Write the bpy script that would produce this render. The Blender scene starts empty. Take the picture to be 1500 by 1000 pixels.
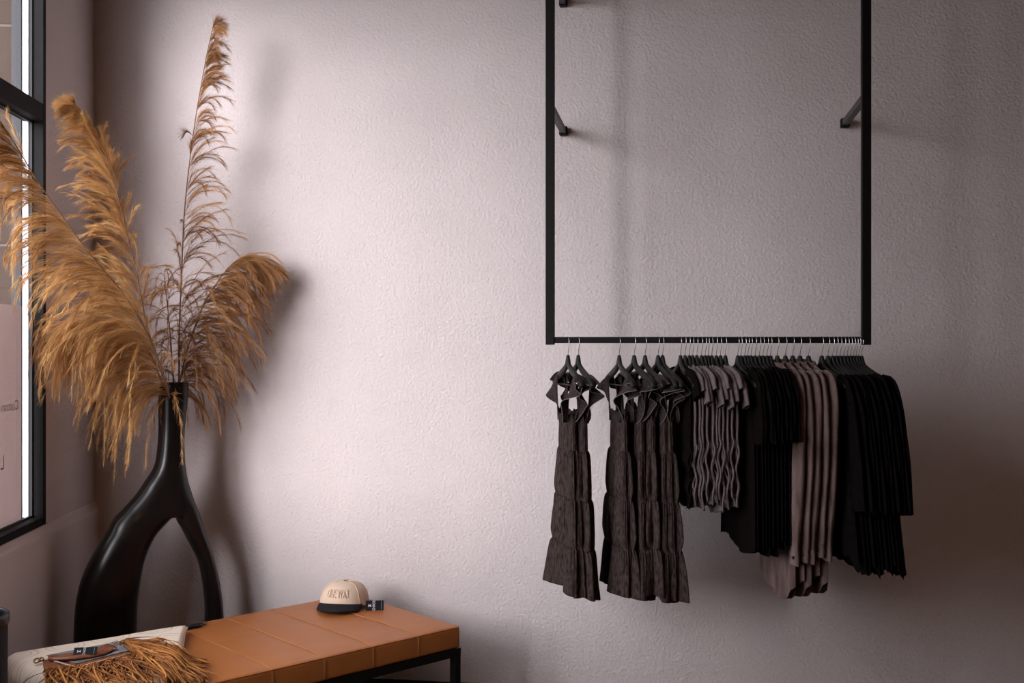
import bpy, bmesh, math, random
import numpy as np
from mathutils import Vector, Matrix

random.seed(7)
RNG = np.random.default_rng(11)
C = bpy.context.scene.collection
SC = bpy.context.scene
PI = math.pi

# ------------------------------------------------------------------ camera, sky, lights, exposure
EYE = 1.55
F = 1600.0                      # focal length in pixels of a 1500 px wide frame
cam_data = bpy.data.cameras.new('camera')
cam_data.sensor_width = 36.0
cam_data.lens = F / 1500.0 * 36.0
cam_data.clip_start = 0.05
cam = bpy.data.objects.new('camera', cam_data)
cam.location = (0, 0, EYE)
cam.rotation_euler = (PI / 2, 0, 0)
C.objects.link(cam)
SC.camera = cam

SKY_COLOR = (0.93, 0.95, 1.0, 1)
SKY_STRENGTH = 6.2
SUN_STRENGTH = 4.6
SUN_AZ, SUN_EL, SUN_ANGLE = 20.0, 11.0, 32.0       # from the back wall's normal, above the horizon, haze-softened width
SUN_DIR = (0.1452 * math.cos(math.radians(SUN_AZ)) + 0.9894 * math.sin(math.radians(SUN_AZ)), 0.9894 * math.cos(math.radians(SUN_AZ)) - 0.1452 * math.sin(math.radians(SUN_AZ)))
FILL_POWER = 16.0
SC.view_settings.view_transform = 'Standard'
SC.view_settings.look = 'None'
SC.view_settings.gamma = 1.0
SC.view_settings.use_curve_mapping = False
SC.view_settings.exposure = 0.0

world = bpy.data.worlds.new('sky')
SC.world = world
world.use_nodes = True
wbg = world.node_tree.nodes['Background']
wbg.inputs[0].default_value = SKY_COLOR
wbg.inputs[1].default_value = SKY_STRENGTH

if FILL_POWER > 0:
    ld = bpy.data.lights.new('warm_fill_light', 'AREA')  # unseen fill added under the ceiling to warm the shadows, no real lamp
    ld.shape = 'RECTANGLE'
    ld.size, ld.size_y = 1.2, 1.2
    ld.energy = FILL_POWER
    ld.color = (1.0, 0.50, 0.24)
    lo = bpy.data.objects.new('warm_fill_light', ld)
    lo.location = (0.6, -0.6, 3.5)
    C.objects.link(lo)
if SUN_STRENGTH > 0:
    sd = bpy.data.lights.new('sun', 'SUN')
    sd.energy = SUN_STRENGTH
    sd.angle = math.radians(SUN_ANGLE)
    sd.color = (1.0, 0.94, 0.97)
    so = bpy.data.objects.new('sun', sd)
    so.rotation_euler = Vector((SUN_DIR[0], SUN_DIR[1], -math.tan(math.radians(SUN_EL)))).to_track_quat('-Z', 'Y').to_euler()
    so.location = (-8, -4, 6)
    C.objects.link(so)

# ------------------------------------------------------------------ geometry helpers
def P(px, py, Y):
    """point at depth Y on the line of sight through photograph pixel (px, py)"""
    return np.array([(px - 750.0) / F * Y, Y, EYE - (py - 500.0) / F * Y])

def onplane(px, py, z):
    Y = (EYE - z) * F / (py - 500.0)
    return P(px, py, Y)

def link(o, parent=None):
    C.objects.link(o)
    if parent is not None:
        o.parent = parent
    return o

def empty(name, loc=(0, 0, 0), rz=0.0):
    o = bpy.data.objects.new(name, None)
    o.empty_display_size = 0.1
    o.location = loc
    o.rotation_euler = (0, 0, rz)
    C.objects.link(o)
    return o

def tag(o, label=None, cat=None, group=None, kind=None):
    if label: o['label'] = label
    if cat: o['category'] = cat
    if group: o['group'] = group
    if kind: o['kind'] = kind
    return o

def mesh_from(name, verts, faces, mat=None, smooth=True):
    me = bpy.data.meshes.new(name)
    me.from_pydata([tuple(map(float, v)) for v in verts], [], [tuple(map(int, f)) for f in faces])
    if smooth and len(me.polygons):
        me.polygons.foreach_set('use_smooth', [True] * len(me.polygons))
    if mat: me.materials.append(mat)
    me.update()
    return me

class MB:
    """collects vertices and faces"""
    def __init__(s): s.v, s.f = [], []
    def add(s, v, f):
        n = len(s.v)
        s.v.extend([tuple(map(float, p)) for p in v])
        s.f.extend([tuple(i + n for i in q) for q in f])
        return s
    def box(s, lo, hi):
        (x0, y0, z0), (x1, y1, z1) = lo, hi
        v = [(x0, y0, z0), (x1, y0, z0), (x1, y1, z0), (x0, y1, z0), (x0, y0, z1), (x1, y0, z1), (x1, y1, z1), (x0, y1, z1)]
        f = [(3, 2, 1, 0), (4, 5, 6, 7), (0, 1, 5, 4), (1, 2, 6, 5), (2, 3, 7, 6), (3, 0, 4, 7)]
        return s.add(v, f)
    def grid(s, pts, closed_u=False, closed_v=False, cap_u=False):
        """pts [nu][nv] -> quads"""
        pts = np.asarray(pts, float)
        nu, nv = pts.shape[:2]
        f = []
        for i in range(nu if closed_u else nu - 1):
            for j in range(nv if closed_v else nv - 1):
                a, b = i * nv + j, i * nv + (j + 1) % nv
                c, d = ((i + 1) % nu) * nv + (j + 1) % nv, ((i + 1) % nu) * nv + j
                f.append((a, b, c, d))
        if cap_u:
            f.append(tuple(range(nv))[::-1])
            f.append(tuple((nu - 1) * nv + j for j in range(nv)))
        return s.add(pts.reshape(-1, 3), f)
    def tube(s, path, r, n=8, cap=True, sx=1.0):
        path = np.asarray(path, float)
        r = np.broadcast_to(np.asarray(r, float), (len(path),))
        t = np.gradient(path, axis=0)
        t /= np.linalg.norm(t, axis=1)[:, None] + 1e-12
        ref = np.array([0, 0, 1.0]) if abs(t[0][2]) < 0.9 else np.array([1.0, 0, 0])
        rings = []
        a = np.cross(ref, t[0]); a /= np.linalg.norm(a)
        for i in range(len(path)):
            a = a - t[i] * np.dot(a, t[i]); a /= np.linalg.norm(a) + 1e-12
            b = np.cross(t[i], a)
            th = np.arange(n) / n * 2 * PI
            rings.append(path[i] + r[i] * (np.cos(th)[:, None] * a * sx + np.sin(th)[:, None] * b))
        return s.grid(rings, closed_v=True, cap_u=cap)
    def lathe(s, prof, n=32, center=(0, 0)):
        th = np.arange(n) / n * 2 * PI
        rings = [[(center[0] + r * math.cos(a), center[1] + r * math.sin(a), z) for a in th] for r, z in prof]
        return s.grid(rings, closed_v=True)
    def mesh(s, name, mat=None, smooth=True): return mesh_from(name, s.v, s.f, mat, smooth)
    def obj(s, name, mat=None, parent=None, smooth=True, bevel=0.0, sharp=None):
        o = bpy.data.objects.new(name, s.mesh(name, mat, smooth))
        link(o, parent)
        if bevel:
            m = o.modifiers.new('bevel', 'BEVEL'); m.width = bevel; m.segments = 2; m.limit_method = 'ANGLE'
            m.harden_normals = False
        if sharp: sharpen(o, sharp)
        return o

def sharpen(o, deg=35):
    try:
        o.data.set_sharp_from_angle(angle=math.radians(deg))
    except Exception:
        pass

def rounded_slab(sx, sy, sz, r, nx, ny, nz=3, fn=None):
    """box of size sx,sy,sz centred at the origin with rounded edges, finely divided"""
    def axis(h, n):
        inner = np.linspace(-(h - r), h - r, n)
        e = np.array([1.0, 0.75, 0.45, 0.2]) * r
        return np.concatenate([-(h - r) - e, inner, (h - r) + e[::-1]])
    ax, ay, az = axis(sx / 2, nx), axis(sy / 2, ny), axis(sz / 2, nz)
    h = np.array([sx / 2, sy / 2, sz / 2])
    verts, faces, idx = [], [], {}
    def vid(p):
        k = tuple(np.round(p, 6))
        if k not in idx:
            idx[k] = len(verts)
            p = np.array(p)
            q = np.clip(p, -(h - r), h - r)
            d = p - q
            l = np.linalg.norm(d)
            if l > 1e-9: p = q + d / l * r
            verts.append(p)
        return idx[k]
    def face(a, b, fixed, sgn, mk):
        for i in range(len(a) - 1):
            for j in range(len(b) - 1):
                q = [vid(mk(a[i], b[j])), vid(mk(a[i + 1], b[j])), vid(mk(a[i + 1], b[j + 1])), vid(mk(a[i], b[j + 1]))]
                faces.append(q if sgn > 0 else q[::-1])
    face(ax, ay, 2, 1, lambda u, v: (u, v, h[2])); face(ax, ay, 2, -1, lambda u, v: (u, v, -h[2]))
    face(ax, az, 1, -1, lambda u, v: (u, h[1], v)); face(ax, az, 1, 1, lambda u, v: (u, -h[1], v))
    face(ay, az, 0, 1, lambda u, v: (h[0], u, v)); face(ay, az, 0, -1, lambda u, v: (-h[0], u, v))
    verts = np.array(verts)
    if fn is not None: verts = fn(verts)
    return verts, faces

def spline(pts, n):
    pts = np.asarray(pts, float)
    m = len(pts); out = []
    ts = np.linspace(0, m - 1, n)
    pp = np.vstack([2 * pts[0] - pts[1], pts, 2 * pts[-1] - pts[-2]])
    for t in ts:
        i = min(int(t), m - 2); f = t - i
        p0, p1, p2, p3 = pp[i], pp[i + 1], pp[i + 2], pp[i + 3]
        out.append(0.5 * ((2 * p1) + (-p0 + p2) * f + (2 * p0 - 5 * p1 + 4 * p2 - p3) * f * f + (-p0 + 3 * p1 - 3 * p2 + p3) * f ** 3))
    return np.array(out)

def copy_tree(o, parent=None):
    c = o.copy()
    C.objects.link(c)
    c.parent = parent
    for ch in list(o.children):
        copy_tree(ch, c)
    return c

# ------------------------------------------------------------------ materials
def new_mat(name):
    m = bpy.data.materials.new(name)
    m.use_nodes = True
    nt = m.node_tree
    return m, nt, nt.nodes['Principled BSDF']

def pmat(name, color, rough=0.6, metal=0.0, spec=0.5, var=0.0, vscale=20.0, bump=0.0, bscale=200.0, bdist=0.002, coat=0.0, sheen=0.0,
         stretch=(1, 1, 1), color2=None):
    m, nt, b = new_mat(name)
    b.inputs['Base Color'].default_value = (*color, 1)
    b.inputs['Roughness'].default_value = rough
    b.inputs['Metallic'].default_value = metal
    b.inputs['Specular IOR Level'].default_value = spec
    b.inputs['Coat Weight'].default_value = coat
    b.inputs['Sheen Weight'].default_value = sheen
    if var or bump:
        tc = nt.nodes.new('ShaderNodeTexCoord')
        mp = nt.nodes.new('ShaderNodeMapping'); mp.inputs['Scale'].default_value = stretch
        nt.links.new(tc.outputs['Object'], mp.inputs['Vector'])
    if var:
        n = nt.nodes.new('ShaderNodeTexNoise'); n.inputs['Scale'].default_value = vscale; n.inputs['Detail'].default_value = 5
        nt.links.new(mp.outputs[0], n.inputs['Vector'])
        mx = nt.nodes.new('ShaderNodeMix'); mx.data_type = 'RGBA'
        c2 = color2 or tuple(min(1, c * (1 + var)) for c in color)
        c1 = color if color2 else tuple(c * (1 - var) for c in color)
        mx.inputs[6].default_value = (*c1, 1); mx.inputs[7].default_value = (*c2, 1)
        rmp = nt.nodes.new('ShaderNodeMapRange'); rmp.inputs[1].default_value = 0.3; rmp.inputs[2].default_value = 0.7
        nt.links.new(n.outputs[0], rmp.inputs[0]); nt.links.new(rmp.outputs[0], mx.inputs[0])
        nt.links.new(mx.outputs[2], b.inputs['Base Color'])
    if bump:
        n = nt.nodes.new('ShaderNodeTexNoise'); n.inputs['Scale'].default_value = bscale; n.inputs['Detail'].default_value = 3
        nt.links.new(mp.outputs[0], n.inputs['Vector'])
        bp = nt.nodes.new('ShaderNodeBump'); bp.inputs['Strength'].default_value = bump; bp.inputs['Distance'].default_value = bdist
        nt.links.new(n.outputs[0], bp.inputs['Height']); nt.links.new(bp.outputs[0], b.inputs['Normal'])
    return m

WALL_COLOR = (0.66, 0.585, 0.575)
M = {}
M['wall'] = pmat('orange_peel_plaster', WALL_COLOR, rough=0.8, spec=0.25, bump=0.8, bscale=85, bdist=0.006, var=0.03, vscale=3)
M['sill'] = pmat('painted_sill', WALL_COLOR, rough=0.55, spec=0.4, bump=0.15, bscale=60, bdist=0.002)
M['ceiling'] = pmat('ceiling_paint', (0.16, 0.12, 0.10), rough=0.9)
M['wall_dark'] = pmat('brown_wall_paint', (0.22, 0.15, 0.115), rough=0.85)
M['floor'] = pmat('dark_concrete', (0.10, 0.075, 0.06), rough=0.5, var=0.25, vscale=4)
M['pavement'] = pmat('pavement', (0.30, 0.28, 0.27), rough=0.9, var=0.1, vscale=3)
M['rubber'] = pmat('black_rubber_base', (0.012, 0.011, 0.011), rough=0.6)
M['stucco'] = pmat('shaded_beige_stucco', (0.062, 0.044, 0.035), rough=0.95, spec=0.1, var=0.06, vscale=2, bump=0.2, bscale=120)  # beige wall darkened in its colour to stand in for outdoor shade
M['joint'] = pmat('shaded_pale_joint', (0.12, 0.105, 0.095), rough=0.8, spec=0.1)  # pale joints darkened with the stucco, the shade is in the colour
M['steel'] = pmat('black_window_steel', (0.009, 0.0085, 0.0085), rough=0.65, spec=0.15, var=0.15, vscale=15)
M['outer_steel'] = pmat('grey_outer_steel', (0.035, 0.036, 0.040), rough=0.5, spec=0.3)
M['white_alu'] = pmat('white_aluminium', (0.85, 0.86, 0.9), rough=0.4)
M['rack'] = pmat('black_powder_coat', (0.0035, 0.0025, 0.0025), rough=0.55, spec=0.2)
M['rack_arm'] = pmat('black_bracket_steel', (0.05, 0.045, 0.043), rough=0.5)
M['chrome'] = pmat('chrome_wire', (0.8, 0.8, 0.82), rough=0.27, metal=1.0)
M['hanger'] = pmat('charcoal_hanger_plastic', (0.013, 0.011, 0.0115), rough=0.5, spec=0.25)
M['vase'] = pmat('black_stained_wood', (0.008, 0.0055, 0.005), rough=0.28, spec=0.32, var=0.35, vscale=8, stretch=(6, 6, 1))
M['leather'] = pmat('tan_leather', (0.40, 0.132, 0.033), rough=0.42, spec=0.35, var=0.07, vscale=9, bump=0.12, bscale=420, bdist=0.001)
M['thread'] = pmat('tan_thread', (0.46, 0.19, 0.065), rough=0.8)
M['bench_frame'] = pmat('black_bench_steel', (0.005, 0.004, 0.004), rough=0.5, spec=0.25)
M['denim'] = pmat('washed_black_denim', (0.014, 0.0095, 0.0085), rough=1.0, spec=0.03, color2=(0.074, 0.053, 0.047), var=0.5, vscale=130, bump=0.4, bscale=500, bdist=0.001, stretch=(1, 1, 0.3))
M['frill'] = pmat('charcoal_frill_denim', (0.020, 0.014, 0.013), rough=0.9, spec=0.12, color2=(0.055, 0.041, 0.037), var=0.4, vscale=150, bump=0.3, bscale=500, bdist=0.001)
M['edge_thread'] = pmat('frayed_edge_thread', (0.16, 0.13, 0.12), rough=0.9)
M['mauve_knit'] = pmat('grey_mauve_jersey', (0.135, 0.102, 0.106), rough=0.9, spec=0.1, var=0.12, vscale=60, bump=0.2, bscale=300, bdist=0.001, sheen=0.1)
M['black_cloth'] = pmat('black_jersey', (0.005, 0.004, 0.004), rough=1.0, spec=0.02, var=0.3, vscale=40)
M['sheer'] = pmat('sheer_black_mesh', (0.006, 0.0042, 0.0038), rough=1.0, spec=0.02, var=0.3, vscale=60)
M['suede'] = pmat('mauve_corduroy', (0.085, 0.054, 0.049), rough=0.95, spec=0.05, color2=(0.20, 0.136, 0.124), var=0.3, vscale=26, bump=0.35, bscale=300, bdist=0.001, sheen=0.05, stretch=(1, 1, 0.35))
M['dark_lining'] = pmat('dark_button', (0.02, 0.015, 0.014), rough=0.4)
M['cap_cream'] = pmat('cream_cotton_twill', (0.72, 0.55, 0.42), rough=0.85, spec=0.2, bump=0.15, bscale=700, bdist=0.0006)
M['cap_navy'] = pmat('near_black_twill', (0.012, 0.010, 0.014), rough=0.8, spec=0.2, bump=0.15, bscale=700, bdist=0.0006)
M['card_black'] = pmat('black_card', (0.006, 0.005, 0.009), rough=0.6, spec=0.2)
M['print_white'] = pmat('white_print', (0.70, 0.66, 0.70), rough=0.6)
M['print_grey'] = pmat('grey_print', (0.16, 0.15, 0.17), rough=0.6)
M['saddle'] = pmat('brown_tooled_leather', (0.27, 0.085, 0.035), rough=0.4, var=0.3, vscale=60, bump=0.4, bscale=150, bdist=0.001)
M['vinyl'] = pmat('grey_clear_vinyl', (0.26, 0.27, 0.30), rough=0.12, spec=0.7, var=0.25, vscale=14)
M['brass'] = pmat('aged_brass', (0.24, 0.13, 0.07), rough=0.3, metal=1.0)
M['gunmetal'] = pmat('dark_steel', (0.06, 0.062, 0.07), rough=0.35, metal=0.9)
M['bin'] = pmat('brown_grey_bin', (0.016, 0.010, 0.008), rough=0.6, spec=0.2)
M['poster_ink'] = pmat('faded_ink', (0.36, 0.25, 0.24), rough=0.7)

# throw with faint embroidered rings
def throw_material():
    m, nt, b = new_mat('cream_throw')
    b.inputs['Roughness'].default_value = 0.95
    b.inputs['Specular IOR Level'].default_value = 0.1
    tc = nt.nodes.new('ShaderNodeTexCoord')
    n = nt.nodes.new('ShaderNodeTexNoise'); n.inputs['Scale'].default_value = 9
    nt.links.new(tc.outputs['Object'], n.inputs['Vector'])
    add = nt.nodes.new('ShaderNodeMix'); add.data_type = 'RGBA'; add.blend_type = 'LINEAR_LIGHT'; add.inputs[0].default_value = 0.012
    nt.links.new(tc.outputs['Object'], add.inputs[6]); nt.links.new(n.outputs[1], add.inputs[7])
    mp = nt.nodes.new('ShaderNodeMapping'); mp.inputs['Scale'].default_value = (6.2, 6.2, 0)
    nt.links.new(add.outputs[2], mp.inputs['Vector'])
    fr = nt.nodes.new('ShaderNodeVectorMath'); fr.operation = 'FRACTION'
    nt.links.new(mp.outputs[0], fr.inputs[0])
    sb = nt.nodes.new('ShaderNodeVectorMath'); sb.operation = 'SUBTRACT'; sb.inputs[1].default_value = (0.5, 0.5, 0)
    nt.links.new(fr.outputs[0], sb.inputs[0])
    ln = nt.nodes.new('ShaderNodeVectorMath'); ln.operation = 'LENGTH'
    nt.links.new(sb.outputs[0], ln.inputs[0])
    outs = []
    for rad, w in ((0.40, 0.018), (0.27, 0.016)):
        c = nt.nodes.new('ShaderNodeMath'); c.operation = 'COMPARE'; c.inputs[1].default_value = rad; c.inputs[2].default_value = w
        nt.links.new(ln.outputs['Value'], c.inputs[0]); outs.append(c)
    mxm = nt.nodes.new('ShaderNodeMath'); mxm.operation = 'MAXIMUM'
    nt.links.new(outs[0].outputs[0], mxm.inputs[0]); nt.links.new(outs[1].outputs[0], mxm.inputs[1])
    fade = nt.nodes.new('ShaderNodeMath'); fade.operation = 'MULTIPLY'; fade.inputs[1].default_value = 0.36
    nt.links.new(mxm.outputs[0], fade.inputs[0])
    mx = nt.nodes.new('ShaderNodeMix'); mx.data_type = 'RGBA'
    mx.inputs[6].default_value = (0.84, 0.71, 0.59, 1); mx.inputs[7].default_value = (0.34, 0.21, 0.17, 1)
    nt.links.new(fade.outputs[0], mx.inputs[0]); nt.links.new(mx.outputs[2], b.inputs['Base Color'])
    n2 = nt.nodes.new('ShaderNodeTexNoise'); n2.inputs['Scale'].default_value = 260
    nt.links.new(tc.outputs['Object'], n2.inputs['Vector'])
    bp = nt.nodes.new('ShaderNodeBump'); bp.inputs['Strength'].default_value = 0.4; bp.inputs['Distance'].default_value = 0.002
    nt.links.new(n2.outputs[0], bp.inputs['Height']); nt.links.new(bp.outputs[0], b.inputs['Normal'])
    return m
M['throw'] = throw_material()

def glass_material():
    m = bpy.data.materials.new('thin_window_glass'); m.use_nodes = True
    nt = m.node_tree; nt.nodes.clear()
    out = nt.nodes.new('ShaderNodeOutputMaterial')
    mix = nt.nodes.new('ShaderNodeMixShader')
    tr = nt.nodes.new('ShaderNodeBsdfTransparent'); tr.inputs[0].default_value = (0.93, 0.94, 0.95, 1)
    gl = nt.nodes.new('ShaderNodeBsdfGlossy'); gl.inputs['Roughness'].default_value = 0.0
    ge = nt.nodes.new('ShaderNodeNewGeometry')      # same reflectance from both sides of the thin sheet
    dt = nt.nodes.new('ShaderNodeVectorMath'); dt.operation = 'DOT_PRODUCT'
    nt.links.new(ge.outputs['Normal'], dt.inputs[0]); nt.links.new(ge.outputs['Incoming'], dt.inputs[1])
    def mth(op, a, b=None):
        n = nt.nodes.new('ShaderNodeMath'); n.operation = op
        for i, q in enumerate((a, b)):
            if q is None: continue
            if isinstance(q, (int, float)): n.inputs[i].default_value = q
            else: nt.links.new(q, n.inputs[i])
        return n.outputs[0]
    c = mth('ABSOLUTE', dt.outputs['Value'])
    fr5 = mth('POWER', mth('SUBTRACT', 1.0, c), 5.0)
    refl = mth('MULTIPLY_ADD', fr5, 0.9); refl.node.inputs[2].default_value = 0.07
    nt.links.new(refl, mix.inputs[0]); nt.links.new(tr.outputs[0], mix.inputs[1]); nt.links.new(gl.outputs[0], mix.inputs[2])
    nt.links.new(mix.outputs[0], out.inputs[0])
    return m
M['glass'] = glass_material()

def strand_material(name, c0, c1, trans=0.35, rough=0.7):
    m = bpy.data.materials.new(name); m.use_nodes = True
    nt = m.node_tree; nt.nodes.clear()
    out = nt.nodes.new('ShaderNodeOutputMaterial')
    at = nt.nodes.new('ShaderNodeAttribute'); at.attribute_name = 'strand'
    mx = nt.nodes.new('ShaderNodeMix'); mx.data_type = 'RGBA'
    mx.inputs[6].default_value = (*c0, 1); mx.inputs[7].default_value = (*c1, 1)
    nt.links.new(at.outputs['Fac'], mx.inputs[0])
    d = nt.nodes.new('ShaderNodeBsdfPrincipled'); d.inputs['Roughness'].default_value = rough; d.inputs['Specular IOR Level'].default_value = 0.3
    t = nt.nodes.new('ShaderNodeBsdfTranslucent')
    nt.links.new(mx.outputs[2], d.inputs['Base Color']); nt.links.new(mx.outputs[2], t.inputs['Color'])
    ms = nt.nodes.new('ShaderNodeMixShader'); ms.inputs[0].default_value = trans
    nt.links.new(d.outputs[0], ms.inputs[1]); nt.links.new(t.outputs[0], ms.inputs[2]); nt.links.new(ms.outputs[0], out.inputs[0])
    return m
M['plume_gold'] = strand_material('golden_pampas', (0.30, 0.115, 0.028), (0.95, 0.62, 0.27), 0.35)
M['plume_brown'] = strand_material('brown_pampas', (0.20, 0.075, 0.024), (0.70, 0.38, 0.155), 0.3)
M['stem'] = pmat('pampas_stem', (0.23, 0.11, 0.05), rough=0.6)
def film_material():
    m, nt, b = new_mat('white_window_film')
    b.inputs['Base Color'].default_value = (0.45, 0.34, 0.32, 1); b.inputs['Roughness'].default_value = 0.6
    t = nt.nodes.new('ShaderNodeBsdfTranslucent'); t.inputs[0].default_value = (0.62, 0.52, 0.50, 1)
    ms = nt.nodes.new('ShaderNodeMixShader'); ms.inputs[0].default_value = 0.5
    out = [n for n in nt.nodes if n.type == 'OUTPUT_MATERIAL'][0]
    nt.links.new(b.outputs[0], ms.inputs[1]); nt.links.new(t.outputs[0], ms.inputs[2]); nt.links.new(ms.outputs[0], out.inputs[0])
    return m
M['poster'] = film_material()
M['fringe'] = strand_material('suede_fringe', (0.17, 0.05, 0.014), (0.58, 0.235, 0.055), 0.05, 0.8)

def text_mesh(name, body, size, extrude, mat, align='CENTER', mirror=False, font_scale=(1, 1)):
    cu = bpy.data.curves.new(name, 'FONT')
    cu.body = body; cu.size = size; cu.extrude = extrude; cu.align_x = align; cu.align_y = 'CENTER'
    cu.resolution_u = 3
    tmp = bpy.data.objects.new(name + '_tmp', cu)
    C.objects.link(tmp)
    dg = bpy.context.evaluated_depsgraph_get()
    me = bpy.data.meshes.new_from_object(tmp.evaluated_get(dg))
    C.objects.unlink(tmp)
    bpy.data.objects.remove(tmp); bpy.data.curves.remove(cu)
    me.name = name
    for v in me.vertices:
        v.co.x *= font_scale[0] * (-1 if mirror else 1); v.co.y *= font_scale[1]
    if mirror: me.flip_normals()
    me.materials.clear(); me.materials.append(mat)
    return me

# ------------------------------------------------------------------ the room
CX, CY = -1.923, 5.028                      # corner of the two walls in view
e = Vector((0.0808, -0.9967, 0)); n_l = Vector((0.9967, 0.0808, 0))          # along the left wall towards the camera, and its inward normal
b_dir = Vector((0.9894, -0.1452, 0)); n_b = Vector((-0.1452, -0.9894, 0))   # along the back wall, and its inward normal
def frame_matrix(ax, nx, o=(CX, CY, 0)):
    return Matrix(((ax.x, nx.x, 0, o[0]), (ax.y, nx.y, 0, o[1]), (0, 0, 1, o[2]), (0, 0, 0, 1)))
ML = frame_matrix(e, n_l)                    # local (a, n, z) on the left wall
MBK = frame_matrix(b_dir, n_b)               # local (s, n, z) on the back wall; left-handed, so faces get flipped
CEIL = 3.62
def struct(name, mb, mat, matrix=None, smooth=False, bevel=0):
    o = mb.obj(name, mat, None, smooth=smooth)
    if matrix is not None:
        for v in o.data.vertices: v.co = matrix @ v.co
        bm = bmesh.new(); bm.from_mesh(o.data); bmesh.ops.recalc_face_normals(bm, faces=bm.faces); bm.to_mesh(o.data); bm.free()
    if bevel:
        m = o.modifiers.new('bevel', 'BEVEL'); m.width = bevel; m.segments = 3; m.limit_method = 'ANGLE'
    o['kind'] = 'structure'
    return o

BACK_LEN = 4.75
struct('wall_back', MB().box((-0.25, -0.2, 0), (BACK_LEN + 0.2, 0, CEIL)), M['wall'], MBK)
struct('baseboard_back', MB().box((0.012, 0, 0), (BACK_LEN, 0.008, 0.06)), M['rubber'], MBK)
# left wall with two storefront openings
W_A0, W_A1, W_Z0, W_Z1 = 0.655, 3.0, 0.82, 3.30
W2_A0, W2_A1 = 3.16, 4.0
LEFT_LEN = 7.6
wl = MB()
wl.box((0, -0.12, 0), (LEFT_LEN, 0, W_Z0)); wl.box((0, -0.12, W_Z1), (LEFT_LEN, 0, CEIL))
wl.box((0, -0.12, W_Z0), (W_A0, 0, W_Z1)); wl.box((W_A1, -0.12, W_Z0), (W2_A0, 0, W_Z1)); wl.box((W2_A1, -0.12, W_Z0), (LEFT_LEN, 0, W_Z1))
struct('wall_left', wl, M['wall'], ML)
# ledge: the lower wall comes forward a little, more towards the camera
lg = MB()
rows = []
for a in (0.004, 0.7, 2.0, 4.0, 7.4):
    prof = [(0.0, W_Z0 - 0.001), (0.004, W_Z0 - 0.003), (0.014, W_Z0 - 0.020), (0.020, W_Z0 - 0.034), (0.022, W_Z0 - 0.046), (0.022, 0.0), (0.0, 0.0)]
    rows.append([(a, p[0], p[1]) for p in prof])
lg.grid(rows, closed_v=True, cap_u=True)
o = struct('trim_1', lg, M['sill'], ML)
# other sides of the room, outside the picture
pr = Vector((CX, CY, 0)) + b_dir * BACK_LEN
pl = Vector((CX, CY, 0)) + e * LEFT_LEN
struct('wall_right', MB().box((pr.x, -2.7, 0), (pr.x + 0.2, pr.y + 0.3, CEIL)), M['wall_dark'])
struct('wall_front', MB().box((pl.x - 0.3, -2.75, 0), (pr.x + 0.2, -2.55, CEIL)), M['wall_dark'])
fl_poly = [(-2.13, 5.4), (3.1, 5.0), (3.1, -2.8), (-1.55, -2.8)]
fv = [(x, y, 0) for x, y in fl_poly] + [(x, y, -0.2) for x, y in fl_poly]
ff = [(0, 3, 2, 1), (4, 5, 6, 7), (0, 1, 5, 4), (1, 2, 6, 5), (2, 3, 7, 6), (3, 0, 4, 7)]
struct('floor', MB().add(fv, ff), M['floor'])
cv = [(x, y, z + CEIL + 0.2) for x, y, z in fv]
struct('ceiling', MB().add(cv, ff), M['ceiling'])
struct('pavement', MB().box((-30, -25, -0.3), (-2.14, 30, -0.15)), M['pavement'])

def window(name, a0, a1, mull):
    w = empty(name); w['kind'] = 'structure'
    w.matrix_world = ML
    z0, z1 = W_Z0, W_Z1
    fw = 0.03
    fr = MB()
    n0, n1 = -0.115, 0.004
    fr.box((a0, n0, z0), (a0 + fw, n1, z1)); fr.box((a1 - fw, n0, z0), (a1, n1, z1))
    fr.box((a0 + fw, n0, z0), (a1 - fw, n1, z0 + 0.032)); fr.box((a0 + fw, n0, z1 - 0.04), (a1 - fw, n1, z1))
    fr.obj('frame', M['steel'], w, smooth=False, bevel=0.002)
    tz0, tz1 = 2.425, 2.495
    MB().box((a0 + fw, -0.075, tz0), (a1 - fw, 0.002, tz1)).obj('transom', M['steel'], w, smooth=False, bevel=0.002)
    edges = [a0 + fw] + list(mull) + [a1 - fw]
    for m in mull:
        MB().box((m - 0.025, -0.075, z0 + 0.032), (m + 0.025, 0.001, tz0)).obj('mullion', M['steel'], w, smooth=False, bevel=0.002)
        MB().box((m - 0.025, -0.075, tz1), (m + 0.025, 0.001, z1 - 0.04)).obj('mullion', M['steel'], w, smooth=False, bevel=0.002)
    for i in range(len(edges) - 1):
        x0 = edges[i] + (0.025 if i else 0) ; x1 = edges[i + 1] - (0.025 if i < len(edges) - 2 else 0)
        for zz0, zz1 in ((z0 + 0.032, tz0), (tz1, z1 - 0.04)):
            v = [(x0, -0.05, zz0), (x1, -0.05, zz0), (x1, -0.05, zz1), (x0, -0.05, zz1)]
            MB().add(v, [(0, 1, 2, 3)]).obj('pane', M['glass'], w, smooth=False)
            # thin glazing stops round each pane
            st = MB(); t = 0.007
            for q in ((x0, zz0, x1, zz0 + t), (x0, zz1 - t, x1, zz1), (x0, zz0 + t, x0 + t, zz1 - t), (x1 - t, zz0 + t, x1, zz1 - t)):
                st.box((q[0], -0.048, q[1]), (q[2], -0.038, q[3]))
            st.obj('glazing_stop', M['rubber'], w, smooth=False)
    # outer jamb: white aluminium strip and grey steel post
    MB().box((a0 + fw, -0.078, z0 + 0.032), (a0 + fw + 0.004, -0.054, z1 - 0.04)).obj('outer_strip', M['white_alu'], w, smooth=False)
    MB().box((a0 + fw, -0.116, z0 + 0.032), (a0 + fw + 0.012, -0.079, z1 - 0.04)).obj('outer_jamb', M['outer_steel'], w, smooth=False)
    return w
window('window_1', W_A0, W_A1, [1.85])
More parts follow.
